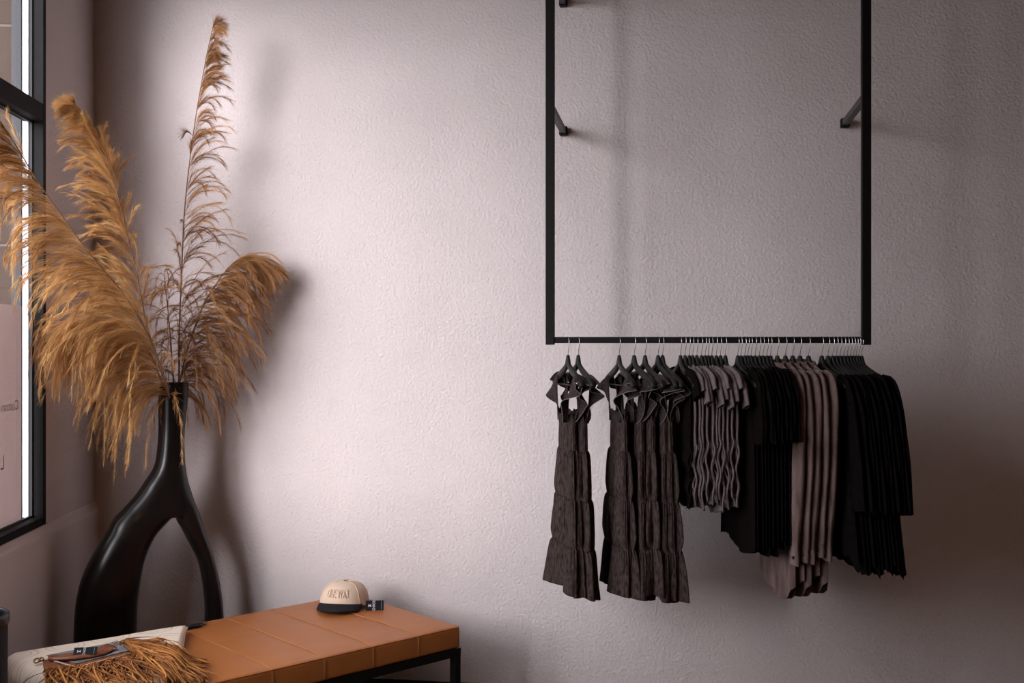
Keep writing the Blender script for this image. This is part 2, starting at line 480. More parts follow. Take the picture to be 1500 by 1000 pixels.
window('window_2', W2_A0, W2_A1, [])

# stucco return of the facade outside the glass, in courses with pale joints
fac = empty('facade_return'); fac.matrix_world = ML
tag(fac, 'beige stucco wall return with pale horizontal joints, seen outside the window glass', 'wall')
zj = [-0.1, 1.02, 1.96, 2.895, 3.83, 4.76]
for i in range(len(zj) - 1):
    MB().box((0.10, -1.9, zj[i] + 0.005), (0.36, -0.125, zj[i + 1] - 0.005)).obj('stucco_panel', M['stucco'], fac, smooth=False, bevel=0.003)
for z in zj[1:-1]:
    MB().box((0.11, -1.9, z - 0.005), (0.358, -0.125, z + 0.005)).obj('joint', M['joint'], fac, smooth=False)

# ------------------------------------------------------------------ clothes rack
post_l = np.array([(806 - 750) / F * 4.2, 4.2]); post_r = np.array([(1268.5 - 750) / F * 4.028, 4.028])
rd = post_r - post_l; rack_len = float(np.linalg.norm(rd)); rd = rd / rack_len
rack_ang = math.atan2(rd[1], rd[0])
BAR_Z = EYE + 0.006
rack = empty('clothes_rack', (post_l[0], post_l[1], BAR_Z), rack_ang)
tag(rack, 'black square tube clothes rail fixed to the plaster wall by stub arms', 'clothes rack')
ps = 0.0165
for x in (0.0, rack_len):
    MB().box((x - ps, -ps, -0.0185), (x + ps, ps, 1.5)).obj('post', M['rack'], rack, smooth=False, bevel=0.002)
MB().box((ps, -0.011, -0.012), (rack_len - ps, 0.011, 0.0115)).obj('rail', M['rack'], rack, smooth=False, bevel=0.002)
# distance to the wall along the rack's local y
def wall_gap(xl):
    p = post_l + rd * xl
    d = (Vector((p[0] - CX, p[1] - CY, 0))).dot(n_b)
    return d / n_b.dot(Vector((rd[1], -rd[0], 0)))
for x in (0.0, rack_len):
    g = wall_gap(x)
    for z in (0.898, 1.452):
        arm = MB().box((x - 0.0125, ps, z - 0.0125), (x + 0.0125, g - 0.03, z + 0.0125)).obj('bracket_arm', M['rack_arm'], rack, smooth=False, bevel=0.002)
        MB().box((x - 0.018, g - 0.035, z - 0.019), (x + 0.018, g, z + 0.019)).obj('end_cap', M['rack'], arm, smooth=False, bevel=0.005)

# ------------------------------------------------------------------ hangers
def hanger_proto():
    h = empty('clothes_hanger')
    # wire hook, in the plane x (across) z
    pts = []
    zc = -0.0045
    for a in np.linspace(-2.6, -PI / 2 - 0.0, 4): pass
    for a in np.linspace(PI + 0.35, 0.0, 14): pts.append((0.0172 * math.cos(a), 0, zc + 0.0172 * math.sin(a)))
    pts += [(0.0165, 0, -0.016), (0.0125, 0, -0.028), (0.005, 0, -0.040), (0.001, 0, -0.050), (0.0, 0, -0.070)]
    MB().tube(pts, 0.0013, 6).obj('hook', M['chrome'], h)
    # moulded body: neck and two arms as one extruded outline
    up, lo = [], []
    us = np.linspace(0, 1, 12)
    top = [(0.000, -0.058), (0.008, -0.059), (0.0125, -0.066), (0.019, -0.082), (0.03, -0.092), (0.06, -0.104), (0.10, -0.117), (0.14, -0.129), (0.18, -0.142), (0.205, -0.153), (0.212, -0.163)]
    bot = [(0.000, -0.099), (0.004, -0.101), (0.010, -0.106), (0.018, -0.112), (0.03, -0.118), (0.06, -0.130), (0.10, -0.142), (0.14, -0.154), (0.18, -0.167), (0.200, -0.176), (0.208, -0.176)]
    U = [(-x, z) for x, z in top[::-1]] + top[1:]
    L = [(-x, z) for x, z in bot[::-1]] + bot[1:]
    rows = []
    for (ux, uz), (lx, lz) in zip(U, L):
        t = 0.0065 + 0.004 * min(1, abs(ux) / 0.2)
        mx, mz = (ux + lx) / 2, (uz + lz) / 2
        rows.append([(ux, -t * .6, uz), (ux, t * .6, uz), (ux * .7 + lx * .3, t, uz * .7 + lz * .3), (ux * .3 + lx * .7, t, uz * .3 + lz * .7), (lx, t * .6, lz), (lx, -t * .6, lz), (ux * .3 + lx * .7, -t, uz * .3 + lz * .7), (ux * .7 + lx * .3, -t, uz * .7 + lz * .3)])
    MB().grid(rows, closed_v=True, cap_u=True).obj('arms', M['hanger'], h)
    MB().tube([(-0.19, 0, -0.172), (0.19, 0, -0.172)], 0.003, 6).obj('cross_bar', M['hanger'], h)
    return h

def noise1(seed, n, amp, octaves=((1, 1.0), (2, .5), (4, .25))):
    r = np.random.default_rng(seed)
    x = np.linspace(0, 1, n); y = np.zeros(n)
    for f, a in octaves: y += a * np.sin(2 * PI * (f * x + r.random()))
    return amp * y

# a flat hanging body: outline between a shoulder line and a hem, closed into a thin tube
def body_mesh(seed, neck=0.06, neck_z=-0.105, sh_u=0.2, sh_z=-0.16, hem_z=-0.75, widths=((0, 1.0), (1, 1.1)), half_t=0.007, fold=0.006, nfold=3.0,
              hem_wave=0.01, ruche=0.0, ruche_from=0.5, ragged=0.0, nt=34, ns=26, hem_curve=0.0, scoop=0.02, lean=0.0):
    r = np.random.default_rng(seed)
    ph = r.random(8) * 2 * PI
    s = np.linspace(-1, 1, ns)
    wk = np.array([w[0] for w in widths]); wv = np.array([w[1] for w in widths])
    def ztop(x):
        a = abs(x) * sh_u
        if a <= neck: return neck_z - scoop * (1 - (a / neck) ** 2)
        return neck_z + (sh_z - neck_z) * ((a - neck) / (sh_u - neck)) ** 1.15
    front, back = [], []
    for i in range(nt):
        t = i / (nt - 1)
        rf, rb = [], []
        for j in range(ns):
            zt = ztop(s[j])
            hz = hem_z + hem_wave * math.sin(3.1 * s[j] + ph[0]) + hem_curve * (s[j] ** 2)
            if ragged: hz += ragged * (r.random() - 0.5) if i == nt - 1 else 0
            z = zt + (hz - zt) * t
            w = np.interp(t, wk, wv)
            u = s[j] * sh_u * w + lean * t
            v = fold * (0.25 + 0.75 * t) * (math.sin(nfold * PI * s[j] + ph[1] + 1.2 * t) + 0.5 * math.sin(2.3 * nfold * PI * s[j] + ph[2] - 2 * t)) * (1 - 0.3 * abs(s[j]))
            if ruche and t > ruche_from:
                k = (t - ruche_from) / (1 - ruche_from)
                edge = abs(s[j]) ** 2
                u += ruche * edge * math.copysign(1, s[j]) * math.sin(26 * t + ph[3] * (1 if s[j] > 0 else 2)) * min(1, 3 * k)
                v += ruche * 0.9 * math.sin(31 * t + ph[4] + 3 * s[j]) * min(1, 3 * k)
            th = half_t * (max(0.0, 1 - abs(s[j]) ** 5)) ** 0.5 * math.sqrt(min(1, t * 9)) + 0.0006
            th *= 1 + 0.25 * math.sin(5 * s[j] + ph[5]) * t
            rf.append((u, v - th, z)); rb.append((u, v + th, z))
        front.append(rf); back.append(rb)
    rings = [f + b[::-1] for f, b in zip(front, back)]
    return MB().grid(rings, closed_v=True)

def sleeve_mesh(path, ru, rv, seed, n=14, fold=0.12, freq=7.0):
    r = np.random.default_rng(seed); ph = r.random(6) * 2 * PI
    path = np.asarray(path, float); m = 26
    tt = np.linspace(0, 1, len(path)); q = np.linspace(0, 1, m)
    c = np.stack([np.interp(q, tt, path[:, k]) for k in range(3)], 1)
    # smooth the path
    for _ in range(2): c[1:-1] = (c[:-2] + 2 * c[1:-1] + c[2:]) / 4
    RU = np.interp(q, np.linspace(0, 1, len(ru)), ru); RV = np.interp(q, np.linspace(0, 1, len(rv)), rv)
    t = np.gradient(c, axis=0); t /= np.linalg.norm(t, axis=1)[:, None]
    rings = []
    for i in range(m):
        V = np.array([0, 1.0, 0]); U = np.cross(V, t[i]); U /= np.linalg.norm(U)
        ring = []
        for k in range(n):
            a = 2 * PI * k / n
            w = 1 + fold * math.sin(3 * a + ph[0] + 2.5 * q[i]) + fold * 0.6 * math.sin(freq * 2 * q[i] + 2 * a + ph[1])
            ring.append(c[i] + U * RU[i] * math.cos(a) * w + V * RV[i] * math.sin(a) * w)
        rings.append(ring)
    return MB().grid(rings, closed_v=True)

def dress_proto(seed, vs=1.0):
    d = empty('denim_dress')
    r = np.random.default_rng(seed); ph = r.random(12) * 2 * PI
    n = 150
    th = np.arange(n) / n * 2 * PI
    def tier(z0, z1, u0, u1, v0, v1, amp0, amp1, k, name, fine=0.0, rows=14, ctr=0.0):
        rings = []
        for i in range(rows):
            t = i / (rows - 1); te = t ** 0.5
            ring = []
            for a in th:
                aw = a + 0.30 * math.sin(2 * a + ph[5]) + 0.18 * math.sin(3 * a + ph[0])
                f = (amp0 + (amp1 - amp0) * te) * (1.0 if z1 < -0.9 else 1 - 0.8 * max(0.0, (t - 0.72) / 0.28) ** 1.5) * (1.25 * (2 * abs(math.sin(0.5 * k * aw + ph[1] + 0.35 * t)) - 1) + 0.7 * math.sin((k - 2) * aw + ph[2] - 0.8 * t) + 0.4 * (2 * abs(math.sin(0.5 * (k + 5) * aw + ph[3])) - 1))
                f += fine * math.sin(34 * a + 2 * t) * (1 - t) ** 2
                ca, sa = math.cos(a), math.sin(a)
                uu = (u0 + (u1 - u0) * te) * math.copysign(abs(ca) ** 0.8, ca) + f * ca + ctr * t
                vv = ((v0 + (v1 - v0) * te) * math.copysign(abs(sa) ** 0.8, sa)) * vs + f * sa
                zz = z0 + (z1 - z0) * t + (0.006 * math.sin(2 * a + ph[4]) if i == rows - 1 else 0)
                ring.append((uu, vv, zz))
            rings.append(ring)
        return MB().grid(rings, closed_v=True).obj(name, M['denim'], d)
    tier(-0.305, -0.425, 0.092, 0.098, 0.020, 0.024, 0.0008, 0.0015, 21, 'bodice', fine=0.001)
    tier(-0.420, -0.605, 0.096, 0.126, 0.024, 0.034, 0.0015, 0.009, 7, 'tier', fine=0.003, rows=18)
    tier(-0.603, -0.785, 0.122, 0.152, 0.032, 0.041, 0.002, 0.012, 7, 'tier', fine=0.0045, rows=18)
    tier(-0.783, -0.955, 0.148, 0.184, 0.039, 0.050, 0.002, 0.015, 6, 'tier', fine=0.005, rows=18)
    # pale thread along the hem and the tier seams
    for z, u, v in ((-0.425, 0.099, 0.024), (-0.603, 0.1225, 0.030), (-0.783, 0.149, 0.036)):
        pts = [(u * math.copysign(abs(math.cos(a)) ** .8, math.cos(a)), v * vs * math.copysign(abs(math.sin(a)) ** .8, math.sin(a)), z) for a in np.linspace(0, 2 * PI, 40)]
        MB().tube(pts, 0.0014, 4, cap=False).obj('seam', M['denim'], d)
    for sgn in (1, -1):
        # shoulder strap: a ribbon up to the hanger arm and down again
        q = np.linspace(0, 1, 17)
        loop = np.stack([sgn * (0.072 + 0.062 * np.sin(PI * q)), np.cos(PI * q) * -0.022 * vs, -0.315 + (0.186) * np.sin(PI * q) ** 0.55], 1)
        rows = [[p + np.array([-0.006, 0, 0]), p + np.array([0.006, 0, 0.001])] for p in loop]
        mb = MB().grid(rows); o = mb.obj('strap', M['frill'], d)
        sm = o.modifiers.new('solid', 'SOLIDIFY'); sm.thickness = 0.002
        # flutter frill hanging off the strap
        m, w = 64, 9
        qq = np.linspace(0.0, 1, m)
        base = np.stack([np.interp(qq, q, loop[:, k]) for k in range(3)], 1)
        rows = []
        for i in range(m):
            env = max(0.0, math.sin(PI * qq[i])) ** 0.6
            row = []
            for j in range(w):
                k = j / (w - 1)
                wav = math.sin(2 * PI * 2.7 * qq[i] + ph[6] + sgn) + 0.35 * math.sin(2 * PI * 5.3 * qq[i] + ph[7])
                u = sgn * (0.066 * k ** 0.9 * env + 0.006 * k * wav)
                v = 0.024 * k ** 1.1 * wav * (0.6 + 0.4 * vs) + (0.010 * k * -math.cos(PI * qq[i]))
                z = (-0.055 * k ** 1.7 + 0.010 * k * math.cos(2 * PI * 2.2 * qq[i] + ph[8]) + 0.016 * k) * env
                row.append(base[i] + np.array([u, v, z]))
            rows.append(row)
        o = MB().grid(rows).obj('flutter_sleeve', M['frill'], d)
        sm = o.modifiers.new('solid', 'SOLIDIFY'); sm.thickness = 0.0018
        MB().tube([rw[-1] for rw in rows], 0.0016, 4, cap=False).obj('edge_stitching', M['edge_thread'], o)
    # frill standing along the bodice top
    m, w = 90, 5
    rows = []
    for i in range(m + 1):
        a = 2 * PI * i / m
        row = []
        for j in range(w):
            k = j / (w - 1)
            wav = math.sin(11 * a + ph[9]) + 0.5 * math.sin(17 * a + ph[10])
            R = 1 + 0.10 * k * wav
            row.append((0.092 * R * math.copysign(abs(math.cos(a)) ** .8, math.cos(a)), (0.020 + 0.010 * k * wav) * vs * math.copysign(abs(math.sin(a)) ** .8, math.sin(a)), -0.308 + 0.030 * k + 0.010 * k * math.sin(7 * a + ph[11])))
        rows.append(row)
    MB().grid(rows).obj('top_frill', M['frill'], d)
    return d

def crop_top_proto(seed, mat=None, drop=0.0):
    mat = mat or M['mauve_knit']
    t = empty('ruched_top')
    body_mesh(seed, neck=0.05, neck_z=-0.096, sh_u=0.150, sh_z=-0.140, hem_z=-0.615, widths=((0, 1), (0.25, 0.9), (0.6, 0.88), (1, 0.9)), half_t=0.006, fold=0.0028,
              nfold=2.5, ruche=0.009, ruche_from=0.52, nt=44, ns=22, hem_wave=0.012).obj('body', mat, t)
    for sg in (1, -1):
        p = [(sg * 0.085, 0, -0.122), (sg * 0.15, 0, -0.143), (sg * (0.20 + drop * .3), 0, -0.172 - drop * .5), (sg * (0.222 + drop * .2), 0, -0.212 - drop)]
        o = sleeve_mesh(p, (0.022, 0.032, 0.034, 0.030), (0.0085, 0.0105, 0.0105, 0.009), seed + sg, fold=0.10).obj('cap_sleeve', mat, t)
    # rolled side drawstring edge, front and back
    for sg in (1, -1):
        zz = np.linspace(-0.20, -0.61, 40)
        pts = [(sg * (0.137 + 0.006 * math.sin(40 * z + seed) * (1 if z < -0.38 else 0.2)), 0.004 * math.sin(55 * z + seed) * (1 if z < -0.38 else .3), z) for z in zz]
        MB().tube(pts, 0.0042, 6).obj('side_seam', mat, t)
    return t

def tee_proto(seed, mat):
    t = empty('black_tee')
    body_mesh(seed, neck=0.06, neck_z=-0.096, sh_u=0.185, sh_z=-0.142, hem_z=-0.74, widths=((0, 1), (0.3, 0.96), (1, 1.04)), half_t=0.0065, fold=0.004, nfold=3, nt=24, ns=20, hem_wave=0.02).obj('body', mat, t)
    for sg in (1, -1):
        p = [(sg * 0.12, 0, -0.132), (sg * 0.18, 0, -0.155), (sg * 0.215, 0, -0.23), (sg * 0.222, 0, -0.36)]
        sleeve_mesh(p, (0.03, 0.042, 0.05, 0.055), (0.007, 0.009, 0.009, 0.008), seed + sg).obj('sleeve', mat, t)
    return t

def jacket_proto(seed):
    t = empty('corduroy_jacket')
    r = np.random.default_rng(seed)
    body_mesh(seed, neck=0.055, neck_z=-0.094, sh_u=0.20, sh_z=-0.146, hem_z=-0.945, widths=((0, 1), (0.12, 0.82), (0.5, 0.80), (1, 0.86)), half_t=0.012, fold=0.006, nfold=3,
              nt=36, ns=28, hem_wave=0.02, hem_curve=0.07, scoop=0.0).obj('body', M['suede'], t)
    # folded collar round the hanger neck
    rows = []
    for a in np.linspace(0, 2 * PI, 25):
        c, s_ = math.cos(a), math.sin(a)
        rows.append([(0.052 * c, 0.011 * s_, -0.108 - 0.010 * abs(c)), (0.050 * c, 0.012 * s_, -0.078 - 0.004 * c), (0.055 * c, 0.0155 * s_, -0.070 - 0.006 * c), (0.068 * c, 0.0175 * s_, -0.082 - 0.012 * c), (0.080 * c, 0.0175 * s_, -0.116 - 0.014 * c)])
    rows = [[(x, y, z - 0.009) for x, y, z in rw] for rw in rows]
    o = MB().grid(rows).obj('collar', M['suede'], t)
    for sg in (1, -1):
        off = -0.006 + 0.004 * r.random()
        p = [(sg * 0.125, 0, -0.138), (sg * 0.180, 0, -0.160), (sg * 0.206, off, -0.25), (sg * 0.203, off * 1.6, -0.45), (sg * 0.185, off * 1.8, -0.64), (sg * 0.172, off * 1.8, -0.745)]
        s = sleeve_mesh(p, (0.034, 0.045, 0.052, 0.050, 0.043, 0.042), (0.009, 0.013, 0.0145, 0.0145, 0.0135, 0.013), seed + sg, fold=0.09).obj('sleeve', M['suede'], t)
        zc = -0.745
        cu = [(sg * 0.172, off * 1.8, zc + 0.008), (sg * 0.171, off * 1.8, zc - 0.022), (sg * 0.169, off * 1.8, zc - 0.055)]
        c = sleeve_mesh(cu, (0.041, 0.042, 0.043), (0.0135, 0.014, 0.0145), seed + 9 + sg, fold=0.03).obj('cuff', M['suede'], s)
        bb = MB().lathe([(0, 0.003), (0.005, 0.003), (0.006, 0.0015), (0.006, -0.002)], 12)
        for k in range(len(bb.v)):
            x, y, z = bb.v[k]; bb.v[k] = (sg * 0.172 + 0.022 + x, off * 1.8 - 0.0145 - z, zc - 0.028 + y)
        bb.obj('button', M['dark_lining'], s)
        # drop-shoulder seam
        ring = []
        for a in np.linspace(0, 2 * PI, 20): ring.append((sg * (0.200 + 0.0535 * math.cos(a)), off * 1.3 + 0.0158 * math.sin(a), -0.36 + 0.004 * math.cos(a)))
        MB().tube(ring, 0.0014, 4, cap=False).obj('seam', M['suede'], s)
    return t

def shirt_proto(seed):
    t = empty('black_blouse')
    body_mesh(seed, neck=0.115, neck_z=-0.122, sh_u=0.212, sh_z=-0.152, hem_z=-0.775, widths=((0, 1), (0.3, 1.0), (1, 1.42)), half_t=0.006, fold=0.004, nfold=3, nt=26, ns=34,
              hem_wave=0.02, ragged=0.022, scoop=0.04).obj('body', M['black_cloth'], t)
    for sg in (1, -1):
        p = [(sg * 0.14, 0, -0.138), (sg * 0.20, 0, -0.162), (sg * 0.245, 0, -0.26), (sg * 0.275, 0, -0.42), (sg * 0.300, 0, -0.585)]
        sleeve_mesh(p, (0.02, 0.036, 0.044, 0.045, 0.048), (0.007, 0.0085, 0.008, 0.008, 0.007), seed + sg).obj('sleeve', M['black_cloth'], t)
    return t

# hook positions along the rail, as seen in the photograph, turned into distances along the rail
def rail_x(px):
    k = (px - 750.0) / F
    return float((k * post_l[1] - post_l[0]) / (rd[0] - k * rd[1]))

ORD = ['first', 'second', 'third', 'fourth', 'fifth', 'sixth', 'seventh', 'eighth', 'ninth', 'tenth', 'eleventh', 'twelfth']
dress_px = [832, 847, 907, 929, 945, 964, 970.5]
top_px = [996.75, 1003.5, 1009.5, 1014.75, 1020.75, 1027.5, 1033, 1037.2, 1042.5, 1049.2, 1055.2, 1062.4]
tee_px = [1080.8, 1085.2, 1091, 1095.4, 1100, 1106, 1112.4, 1117.5, 1123.5, 1128.6]
jacket_px = [1138.6, 1150.4, 1161, 1171.8, 1184.4]
shirt_px = [1203.7, 1212.7, 1219.6, 1225.0, 1230.4, 1236.0, 1241.0, 1245.6, 1250.0, 1254.0, 1257.8, 1261.4]

hanger0 = hanger_proto()
first_h = [True]
def hang(px, dx, label, tilt=0.0):
    x = rail_x(px)
    p = post_l + rd * x
    if first_h[0]:
        h = hanger0; first_h[0] = False
    else:
        h = copy_tree(hanger0)
    rz = math.atan2(-math.sqrt(1 - dx * dx), dx)
    h.location = (p[0], p[1], BAR_Z); h.rotation_euler = (0, 0, rz)
    tag(h, label, 'hanger', 'hangers on the clothes rail')
    return h

def place(proto, used, h, label, cat, group, zs=1.0):
    if id(proto) in used: g = copy_tree(proto)
    else: g = proto; used.add(id(proto))
    g.location = h.location; g.rotation_euler = h.rotation_euler
    g.scale = (1, 1, zs)
    tag(g, label, cat, group)
    return g
used = set()
rr = random.Random(3)

dresses = [dress_proto(21, 1.0), dress_proto(22, 0.95), dress_proto(23, 0.85), dress_proto(24, 0.75)]
dress_labels = [
    'washed black tiered denim dress nearest the window end of the rail',
    'washed black tiered denim dress, second of the pair apart by the rail end post',
    'black tiered denim dress with wide ruffle, first after the gap in the dresses',
    'black tiered denim dress, second after the gap in the dresses',
    'black tiered denim dress, third after the gap in the dresses',
    'black tiered denim dress, fourth after the gap in the dresses',
    'black tiered denim dress hanging against the grey ruched tops']
order = [0, 1, 2, 3, 1, 3, 2]
zss = [0.985, 1.0, 0.985, 0.995, 0.98, 1.0, 0.99]
for i, px in enumerate(dress_px):
    h = hang(px, (0.20, 0.20, 0.16, 0.24, 0.2, 0.19, 0.21)[i], 'charcoal hanger holding the %s tiered denim dress from the window end' % ORD[i])
    place(dresses[order[i]], used, h, dress_labels[i], 'dress', 'tiered denim dresses on the rail', zss[i])

tops = [crop_top_proto(41, None, 0.012), crop_top_proto(42, None, -0.016), crop_top_proto(43, None, 0.028)]
top_dark = crop_top_proto(44, M['sheer'])
for i, px in enumerate(top_px):
    h = hang(px, 0.125 + rr.uniform(-.022, .022), 'charcoal hanger of the %s grey ruched top counted from the dresses' % ORD[i])
    place(top_dark if i == 0 else tops[i % 3], used, h, 'charcoal cap sleeve top with ruched sides hanging against the last denim dress' if i == 0 else 'grey mauve cap sleeve top with ruched sides, %s one counted from the dresses' % ORD[i], 'top', 'grey ruched tops on the rail', 1 + rr.uniform(-.06, .04))

tees = [tee_proto(61, M['black_cloth']), tee_proto(62, M['black_cloth'])]
tee_s = tee_proto(63, M['sheer'])
for i, px in enumerate(tee_px):
    h = hang(px, 0.135 + rr.uniform(-.01, .01), 'charcoal hanger of the %s black tee counted from the grey tops' % ORD[i])
    if i < 2:
        place(tee_s, used, h, 'sheer brownish black tee, %s one counted from the grey ruched tops' % ORD[i], 'tee', 'black tees on the rail', 1.03)
    else:
        place(tees[i % 2], used, h, 'black short sleeved tee, %s one counted from the grey ruched tops' % ORD[i], 'tee', 'black tees on the rail', 1 + rr.uniform(-.02, .03))

jackets = [jacket_proto(81), jacket_proto(82)]
for i, px in enumerate(jacket_px):
    h = hang(px, 0.15 + rr.uniform(-.012, .012), 'charcoal hanger in the %s mauve corduroy jacket counted from the tees' % ORD[i])
    place(jackets[i % 2], used, h, 'mauve brown corduroy overshirt with collar and buttoned cuffs, %s one counted from the black tees' % ORD[i], 'jacket', 'mauve corduroy jackets on the rail', (1.0, 0.985, 0.99, 0.96, 0.975)[i])

shirts = [shirt_proto(101), shirt_proto(102), shirt_proto(103)]
for i, px in enumerate(shirt_px):
    dx = 0.15 + 0.055 * (i / 11.0) ** 2
    last = i == 11
    h = hang(px, dx, 'charcoal hanger beside the far rail post, one arm bare above a black blouse' if last else 'charcoal hanger of the %s black blouse counted from the jackets' % ORD[i])
    place(shirts[i % 3], used, h, 'black wide neck blouse with ragged hem at the far end of the rail' if last else 'black long sleeved blouse with ragged hem, %s one counted from the corduroy jackets' % ORD[i], 'blouse', 'black blouses on the rail', 1 + rr.uniform(-.02, .03))

# ------------------------------------------------------------------ floor vase
VX, VY = -1.52, 4.55
VH = np.array([0.866, 0.5])
def vh(px, py):
    k = (px - 750.0) / F
    h = (k * VY - VX) / (VH[0] - k * VH[1])
    z = EYE - (py - 500.0) / F * (VY + VH[1] * h)
    return h, z
vase = empty('floor_vase', (VX, VY, 0), math.atan2(VH[1], VH[0]))
tag(vase, 'tall black wishbone shaped wooden floor vase in the corner behind the bench', 'vase')
def ring_rows(rows, D):
    rows = np.array(rows, float); D = np.array(D)
    m_ = 6 * len(rows)
    full = spline(np.column_stack([rows, D]), m_)
    rows, D = full[:, :3], full[:, 3]
    out = []
    for (y, xl, xr), d in zip(rows, D):
        h0, z0 = vh(xl, y); h1, z1 = vh(xr, y)
        c, w, z = (h0 + h1) / 2, (h1 - h0) / 2, (z0 + z1) / 2
        ring = []
        for a in np.arange(28) / 28 * 2 * PI:
            ca, sa = math.cos(a), math.sin(a)
            p = 0.80
            ring.append((c + w * math.copysign(abs(ca) ** p, ca), d * math.copysign(abs(sa) ** p, sa), z))
        out.append(ring)
    return out
neck = [(575, 232.5, 275.5), (600, 232.5, 273), (640, 232, 269.5), (680, 226.5, 271), (705, 211, 275), (720, 200.5, 279.5), (740, 182, 286), (757, 166, 292.5)]
leftl = [(738, 186, 262), (757, 166, 254), (774, 157, 238), (790, 147, 225), (820, 130, 212), (850, 117.5, 206), (880, 111, 201.5), (910, 108.5, 199.8), (940, 108, 199), (980, 112, 197), (1040, 124, 192)]
rightl = [(738, 262, 285.5), (757, 258, 292.5), (774, 267, 298), (790, 275, 303.5), (820, 290.5, 313), (850, 297, 320), (880, 300.3, 324.8), (910, 301, 326.6), (940, 301.2, 327), (975, 300, 325.5), (1028, 294, 318)]
mb = MB()
mb.grid(ring_rows(neck, [0.059, 0.059, 0.058, 0.06, 0.064, 0.067, 0.07, 0.072]), closed_v=True, cap_u=True)
mb.grid(ring_rows(leftl, [0.06, 0.072, 0.076, 0.08, 0.085, 0.088, 0.09, 0.09, 0.09, 0.088, 0.08]), closed_v=True, cap_u=True)
mb.grid(ring_rows(rightl, [0.055, 0.068, 0.066, 0.063, 0.06, 0.058, 0.058, 0.058, 0.058, 0.057, 0.055]), closed_v=True, cap_u=True)
tmp = mb.obj('vase_tmp', M['vase'], None)
rm = tmp.modifiers.new('remesh', 'REMESH'); rm.mode = 'VOXEL'; rm.voxel_size = 0.007
smo = tmp.modifiers.new('smooth', 'SMOOTH'); smo.factor = 0.5; smo.iterations = 16
dg = bpy.context.evaluated_depsgraph_get()
me = bpy.data.meshes.new_from_object(tmp.evaluated_get(dg))
bpy.data.objects.remove(tmp)
me.name = 'body'
me.polygons.foreach_set('use_smooth', [True] * len(me.polygons))
zmin = min(v.co.z for v in me.vertices)
for v in me.vertices:
    if v.co.z < 0.02: v.co.z = max(0.0, v.co.z)
link(bpy.data.objects.new('body', me), vase)
hc, zt = vh(255, 560)
_, zb = vh(254, 578)
MB().lathe([(0.0595, zb - 0.012), (0.0600, zt - 0.02), (0.0605, zt - 0.004), (0.058, zt), (0.053, zt - 0.004), (0.050, zt - 0.03), (0.048, zb - 0.012), (0.0, zb - 0.012)], 40, (hc, 0)).obj('lip', M['vase'], vase)
mouth = np.array([VX + VH[0] * hc, VY + VH[1] * hc, zt])

# ------------------------------------------------------------------ pampas grass
def strands_mesh(name, P0, widths, rnd, mat):
    """P0 [n, k, 3] strand points; widths [k]; flat ribbons"""
    n, k, _ = P0.shape
    t = np.gradient(P0, axis=1)
    r = RNG.normal(size=(n, 1, 3))
    w = np.cross(t, np.broadcast_to(r, t.shape)); w /= np.linalg.norm(w, axis=2, keepdims=True) + 1e-12
    W = np.asarray(widths)[None, :, None] * 0.5
    V = np.stack([P0 - w * W, P0 + w * W], 2).reshape(-1, 3)
    base = (np.arange(n)[:, None] * k + np.arange(k - 1)[None, :]) * 2
    faces = np.stack([base, base + 1, base + 3, base + 2], 2).reshape(-1, 4)
    me = bpy.data.meshes.new(name)
    me.vertices.add(len(V)); me.vertices.foreach_set('co', V.astype(np.float32).ravel())
    me.loops.add(faces.size); me.loops.foreach_set('vertex_index', faces.astype(np.int32).ravel())
    me.polygons.add(len(faces)); me.polygons.foreach_set('loop_start', (np.arange(len(faces)) * 4).astype(np.int32))
    at = me.attributes.new('strand', 'FLOAT', 'POINT')
    at.data.foreach_set('value', np.repeat(rnd, k * 2).astype(np.float32))
    me.materials.append(mat)
    me.update(calc_edges=True); me.validate()
    return me

def keep_inside(Q, origin):
    """strands that would pass a wall or the glass lie along it instead"""
    W_ = Q + origin
    for nx, ny in ((n_l.x, n_l.y), (n_b.x, n_b.y)):
        d = (W_[..., 0] - CX) * nx + (W_[..., 1] - CY) * ny
        lim = 0.012
        push = np.where(d < lim + 0.05, lim + 0.05 * np.exp((d - lim - 0.05) / 0.05) - d, 0)
        push = np.maximum(push, 0)
        W_[..., 0] += push * nx; W_[..., 1] += push * ny
    return W_ - origin

